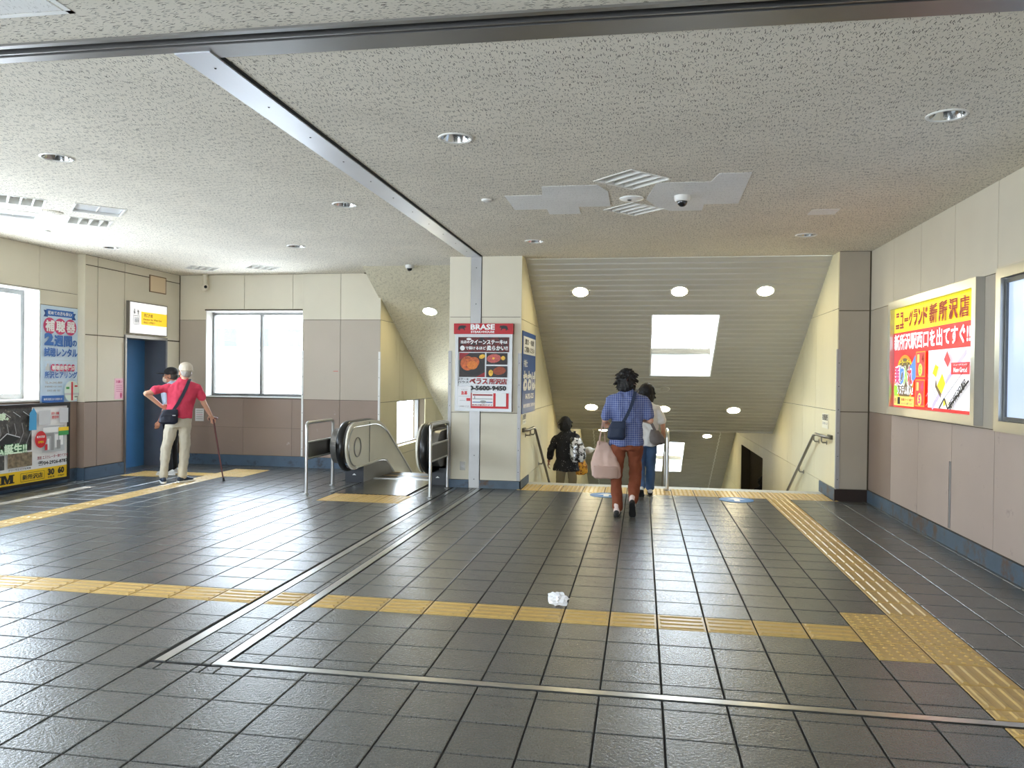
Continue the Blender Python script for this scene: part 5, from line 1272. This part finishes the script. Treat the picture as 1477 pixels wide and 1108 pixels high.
hb_ = MB(); ell(hb_, P(0, -.025, .0), (.078, .09, .07), e); grown('hair', hb_, mat('hair_dark_grey', (70, 66, 62), rough=.7, var=.2, vscale=60), r, .006, 2, .003, 50)
m_capk = mat('black_cap', (24, 24, 27), rough=.8)
cb_ = MB(); ell(cb_, P(0, -.01, .062), (.090, .102, .074), e); ell(cb_, P(0, -.01, .04), (.089, .10, .045), e); cp = grown('cap', cb_, m_capk, r, .007, 2)
br_ = MB(); ell(br_, P(0, .135, .036), (.07, .08, .010), e); plain('brim', br_, m_capk, cp)
gl_ = MB()
for k in (-1, 1):
    gl_.tube([P(k*.033+.022*math.cos(a), .098, .004+.017*math.sin(a)) for a in [2*math.pi*i/14 for i in range(14)]], .0025, 5, closed=True); gl_.tube([P(k*.056, .098, .008), P(k*.078, .0, .01)], .0025, 5)
gl_.tube([P(-.012, .1, .008), P(.012, .1, .008)], .0025, 5); plain('glasses', gl_, m_black, r)
mk = MB(); ell(mk, P(0, .066, -.060), (.058, .05, .050), e); grown('mask', mk, mat('mask_beige', (206, 186, 166), rough=.8), r, .006, 2)

# --- walking person in the blue check shirt
J = dict(s=.98, head=(.0, .03, 1.505), yaw=-4, tilt=-6, shL=(-.165, 0, 1.335), elL=(-.225, -.03, 1.085), wrL=(-.235, .19, 1.045), hdL=(0, 1, -.2), pnL=(.2, 0, -1), tbL=(1, 0, 0), curlL=70,
         shR=(.205, .0, 1.33), elR=(.268, -.02, 1.08), wrR=(.19, .20, 1.075), hdR=(-.5, .8, .1), pnR=(-.7, -.3, -.2), tbR=(0, .1, 1), curlR=60,
         hipL=(-.075, 0, .84), knL=(-.10, .04, .455), anL=(-.085, -.02, .085), hipR=(.10, 0, .84), knR=(.115, .10, .46), anR=(.085, -.06, .175), toR=(.05, 1, 0))
r, V, P, e, s = person('person in blue check shirt and rust trousers walking to the stairs, seen from behind', (-.29, 3.62, 0), 1, J, skin)
shirt(r, V, s, plaid(), .80, .80, 1.06, .012, wr=.011)
m_rust = mat('rust_cotton', (126, 64, 36), rough=.8, var=.08)
trousers(r, V, s, m_rust, .90, wr=.013, loose=1.06, cuff=.10)
m_sand = mat('black_sandal', (20, 19, 20), rough=.55); m_sock = mat('white_sock', (226, 206, 198), rough=.8)
for sd, pt in (('L', 0), ('R', 48)):
    a = V['an'+sd]; sk = MB(); d = Vector((0, math.cos(R(pt)), -math.sin(R(pt))))
    capsule(sk, a+Vector((0, -.012, .05)), a+Vector((0, -.02, -.03)), .036, .038); capsule(sk, a+Vector((0, -.02, -.03)), a+Vector((0, 0, -.02))+d*.10, .037, .03); grown('sock', sk, m_sock, r, .007, 2)
    shoe(r, a, (.05, 1, 0), m_sand, m_solek, .92, 'sandal', pt)
hair(r, P, e, m_hairb, 1.0, 'shag', 4, 1.2)
t = at_root(r, 'navy crossbody bag on the back left hip of the person in blue check', 'bag', 'shoulder_bag'); m_nv2 = mat('navy_bag', (26, 40, 66), rough=.6, var=.1)
mb = MB(); ell_loft(mb, [((-.095, -.19, .87), .07, .03), ((-.10, -.195, .90), .098, .045), ((-.095, -.195, .985), .095, .045), ((-.08, -.185, 1.065), .08, .028)], pw=3); grown('body', mb, m_nv2, t, .008, 3, .005, 14)
mb = MB(); ell_loft(mb, [((-.085, -.225, 1.0), .088, .014), ((-.075, -.20, 1.075), .078, .022)], pw=3); grown('flap', mb, m_nv2, t, .006, 2)
strap(t, [(-.03, -.195, 1.055), (.01, -.182, 1.13), (.05, -.172, 1.22), (.08, -.158, 1.31), (.10, -.12, 1.395), (.115, -.03, 1.42), (.11, .07, 1.395), (.0, .17, 1.17), (-.12, .17, 1.0)], .034, m_nv2, out=[(0, -1, 0)]*3+[(0, -1, .3), (0, -.7, .8), (0, 0, 1), (0, .7, .6), (0, 1, 0), (0, 1, 0)])
t = at_root(r, 'pinkish beige canvas tote bag hanging from the left arm of the person in blue check', 'bag', 'tote_bag'); m_tote = mat('canvas_tote', (202, 172, 158), rough=.85, var=.07)
mb = MB(); ell_loft(mb, [((-.215, -.03, .42), .10, .07), ((-.21, -.03, .45), .155, .10), ((-.215, -.03, .60), .15, .095), ((-.235, -.03, .74), .105, .06), ((-.25, -.03, .84), .06, .03)], pw=2.8)
tb = grown('body', mb, m_tote, t, .008, 3, .024, 8)
mb = MB(); ell_loft(mb, [((-.21, -.085, .44), .135, .055), ((-.21, -.085, .57), .142, .058)], pw=2.8); grown('pocket', mb, mat('canvas_pocket', (182, 152, 138), rough=.85, var=.07), tb, .008, 2, .006, 9)
for dx, dy in ((-.045, -.05), (.03, .0)):
    strap(t, [(-.25+dx, dy-.02, .80), (-.25+dx*.6, dy*.8, .93), (-.245+dx*.2, .04, 1.06), (-.24, .10, 1.10), (-.245+dx*.2, .14, 1.02), (-.25+dx*.6, .05+dy*.2, .9), (-.25+dx*.8, .02, .80)], .026, m_tote, 'handle', out=[(-1, 0, 0)]*7)

# --- person in the white top ahead of them
J = dict(s=.90, head=(-.03, .03, 1.335), yaw=-8, tilt=-8, shL=(-.175, 0, 1.185), elL=(-.225, 0, .955), wrL=(-.20, .15, .84), shR=(.105, 0, 1.18), elR=(.178, -.03, .955), wrR=(.195, .04, .78), curlR=50,
         hipL=(-.10, 0, .74), knL=(-.105, .06, .41), anL=(-.085, -.10, .12), hipR=(.035, 0, .74), knR=(.03, .10, .42), anR=(.03, .12, .085))
r, V, P, e, s = person('person in white T-shirt and blue jeans walking down at the top step', (-.02, 5.28, 0), 0, J, skin)
shirt(r, V, s, mat('white_cotton', (236, 234, 230), rough=.85, var=.03), .66, .78, 1.03, .01, wr=.009)
trousers(r, V, s, mat('blue_denim', (70, 98, 136), rough=.85, var=.2, vscale=10), .78, wr=.009, loose=1.1)
shoe(r, V['anL'], (0, 1, 0), mat('white_shoe', (232, 232, 230), rough=.5), m_solek, .88, 'shoe', 28); shoe(r, V['anR'], (0, 1, 0), MATS['white_shoe'], m_solek, .88, 'shoe', 0)
hair(r, P, e, m_hairb, 1.0, 'bob', 8, 1.24)
t = at_root(r, 'grey slouchy shoulder bag on the right hip of the person in white', 'bag', 'shoulder_bag'); m_gb = mat('grey_bag', (112, 104, 100), rough=.7, var=.08)
mb = MB(); ell_loft(mb, [((.11, -.145, .685), .05, .03), ((.115, -.15, .72), .10, .05), ((.10, -.15, .79), .095, .05), ((.075, -.14, .88), .05, .03)]); grown('body', mb, m_gb, t, .007, 3, .008, 14)
strap(t, [(.08, -.15, .87), (.035, -.15, .96), (-.03, -.145, 1.06), (-.09, -.13, 1.15), (-.12, -.08, 1.225), (-.13, 0, 1.245), (-.11, .08, 1.2), (.05, .13, .95)], .036, m_gb, out=[(0, -1, 0)]*3+[(0, -1, .3), (0, -.7, .8), (0, 0, 1), (0, .7, .6), (0, 1, 0)])

# --- person in the black flecked dress, already on the stairs
J = dict(s=.93, head=(-.03, .02, 1.415), yaw=-5, shL=(-.17, 0, 1.245), elL=(-.255, -.03, 1.03), wrL=(-.285, .03, .83), shR=(.15, 0, 1.24), elR=(.23, -.02, 1.02), wrR=(.25, .16, .98), hdR=(.3, .9, 0), tbR=(0, 0, 1), pnR=(-1, 0, 0),
         hipL=(-.085, 0, .80), knL=(-.10, .05, .44), anL=(-.11, .0, .085), hipR=(.085, 0, .80), knR=(.10, .04, .44), anR=(.10, .02, .085))
r, V, P, e, s = person('person in black flecked tunic going down the stairs by the left wall', (-1.285, 7.30, -.624), 8, J, skin2)
m_dr = mat('black_flecked', (20, 19, 22), rough=.8, stain=((206, 202, 198), 42, .63, .02))
shirt(r, V, s, m_dr, .69, 1.65, 1.10, .035, wr=.010, name='tunic')
trousers(r, V, s, mat('khaki_cotton', (146, 132, 104), rough=.85), .88, wr=.006)
for sd in 'LR': shoe(r, V['an'+sd], (0, 1, 0), m_sand, m_solek, .9)
hair(r, P, e, m_hairb, 1.0, 'bob', 12, 1.12)
t = at_root(r, 'shiny silver and black patterned backpack on the person in black', 'bag', 'backpack'); m_sv = mat('silver_print', (30, 30, 36), rough=.25, metal=.2, stain=((236, 238, 244), 14, .48, .04), coat=.6)
mb = MB(); ell_loft(mb, [((.16, -.185, .84), .09, .05), ((.165, -.195, .92), .125, .075), ((.15, -.195, 1.10), .115, .075), ((.125, -.17, 1.23), .08, .04)]); grown('body', mb, m_sv, t, .008, 3, .008, 12)
strap(t, [(.11, -.16, 1.22), (.115, -.10, 1.30), (.12, 0, 1.315), (.125, .1, 1.22), (.15, .11, 1.0)], .035, m_black, out=[(0, -1, 0), (0, -.7, .7), (0, 0, 1), (0, 1, .3), (0, 1, 0)])
t = at_root(r, 'yellow and orange patterned bag hanging beside the person in black', 'bag', 'hand_bag'); m_or = mat('orange_print', (222, 158, 40), rough=.7, stain=((120, 60, 24), 30, .5, .05))
mb = MB(); ell_loft(mb, [((.205, .02, .62), .08, .05), ((.21, .02, .66), .125, .07), ((.205, .02, .78), .12, .065), ((.20, .04, .88), .07, .03)], pw=3); grown('body', mb, m_or, t, .008, 3, .006, 14)
strap(t, [(.15, .03, .87), (.20, .10, .97), (.235, .15, 1.02), (.26, .10, .97), (.25, .04, .87)], .02, m_or, 'handle')
t = at_root(r, 'folded white sun hat held at the right side of the person in black', 'hat', 'sun_hat')
mb = MB(); ell(mb, (.36, .13, 1.005), (.075, .055, .055)); ell(mb, (.43, .13, 1.02), (.05, .03, .014)); ell(mb, (.30, .14, 1.0), (.03, .05, .045)); grown('crown', mb, mat('white_felt', (232, 230, 226), rough=.8), t, .007, 2, .004, 20)

# --- somebody in the side corridor far below: only dark hair shows
J = dict(s=.98, head=(0, .02, 1.50), shL=(-.18, 0, 1.33), elL=(-.22, -.02, 1.06), wrL=(-.22, .06, .84), shR=(.18, 0, 1.33), elR=(.22, -.02, 1.06), wrR=(.22, .06, .84),
         hipL=(-.085, 0, .84), knL=(-.09, .02, .46), anL=(-.09, 0, .085), hipR=(.085, 0, .84), knR=(.09, .02, .46), anR=(.09, .0, .085))
r, V, P, e, s = person('dark haired person in the dim side passage beyond the right stair wall', (2.80, 14.55, -2.42), 15, J, skin2)
shirt(r, V, s, MATS['black_cotton'], .82, .7); trousers(r, V, s, MATS['black_cotton'], .92)
for sd in 'LR': shoe(r, V['an'+sd], (0, 1, 0), m_sand, m_solek)
hair(r, P, e, m_hairb, 1.05, 'bob', 21)
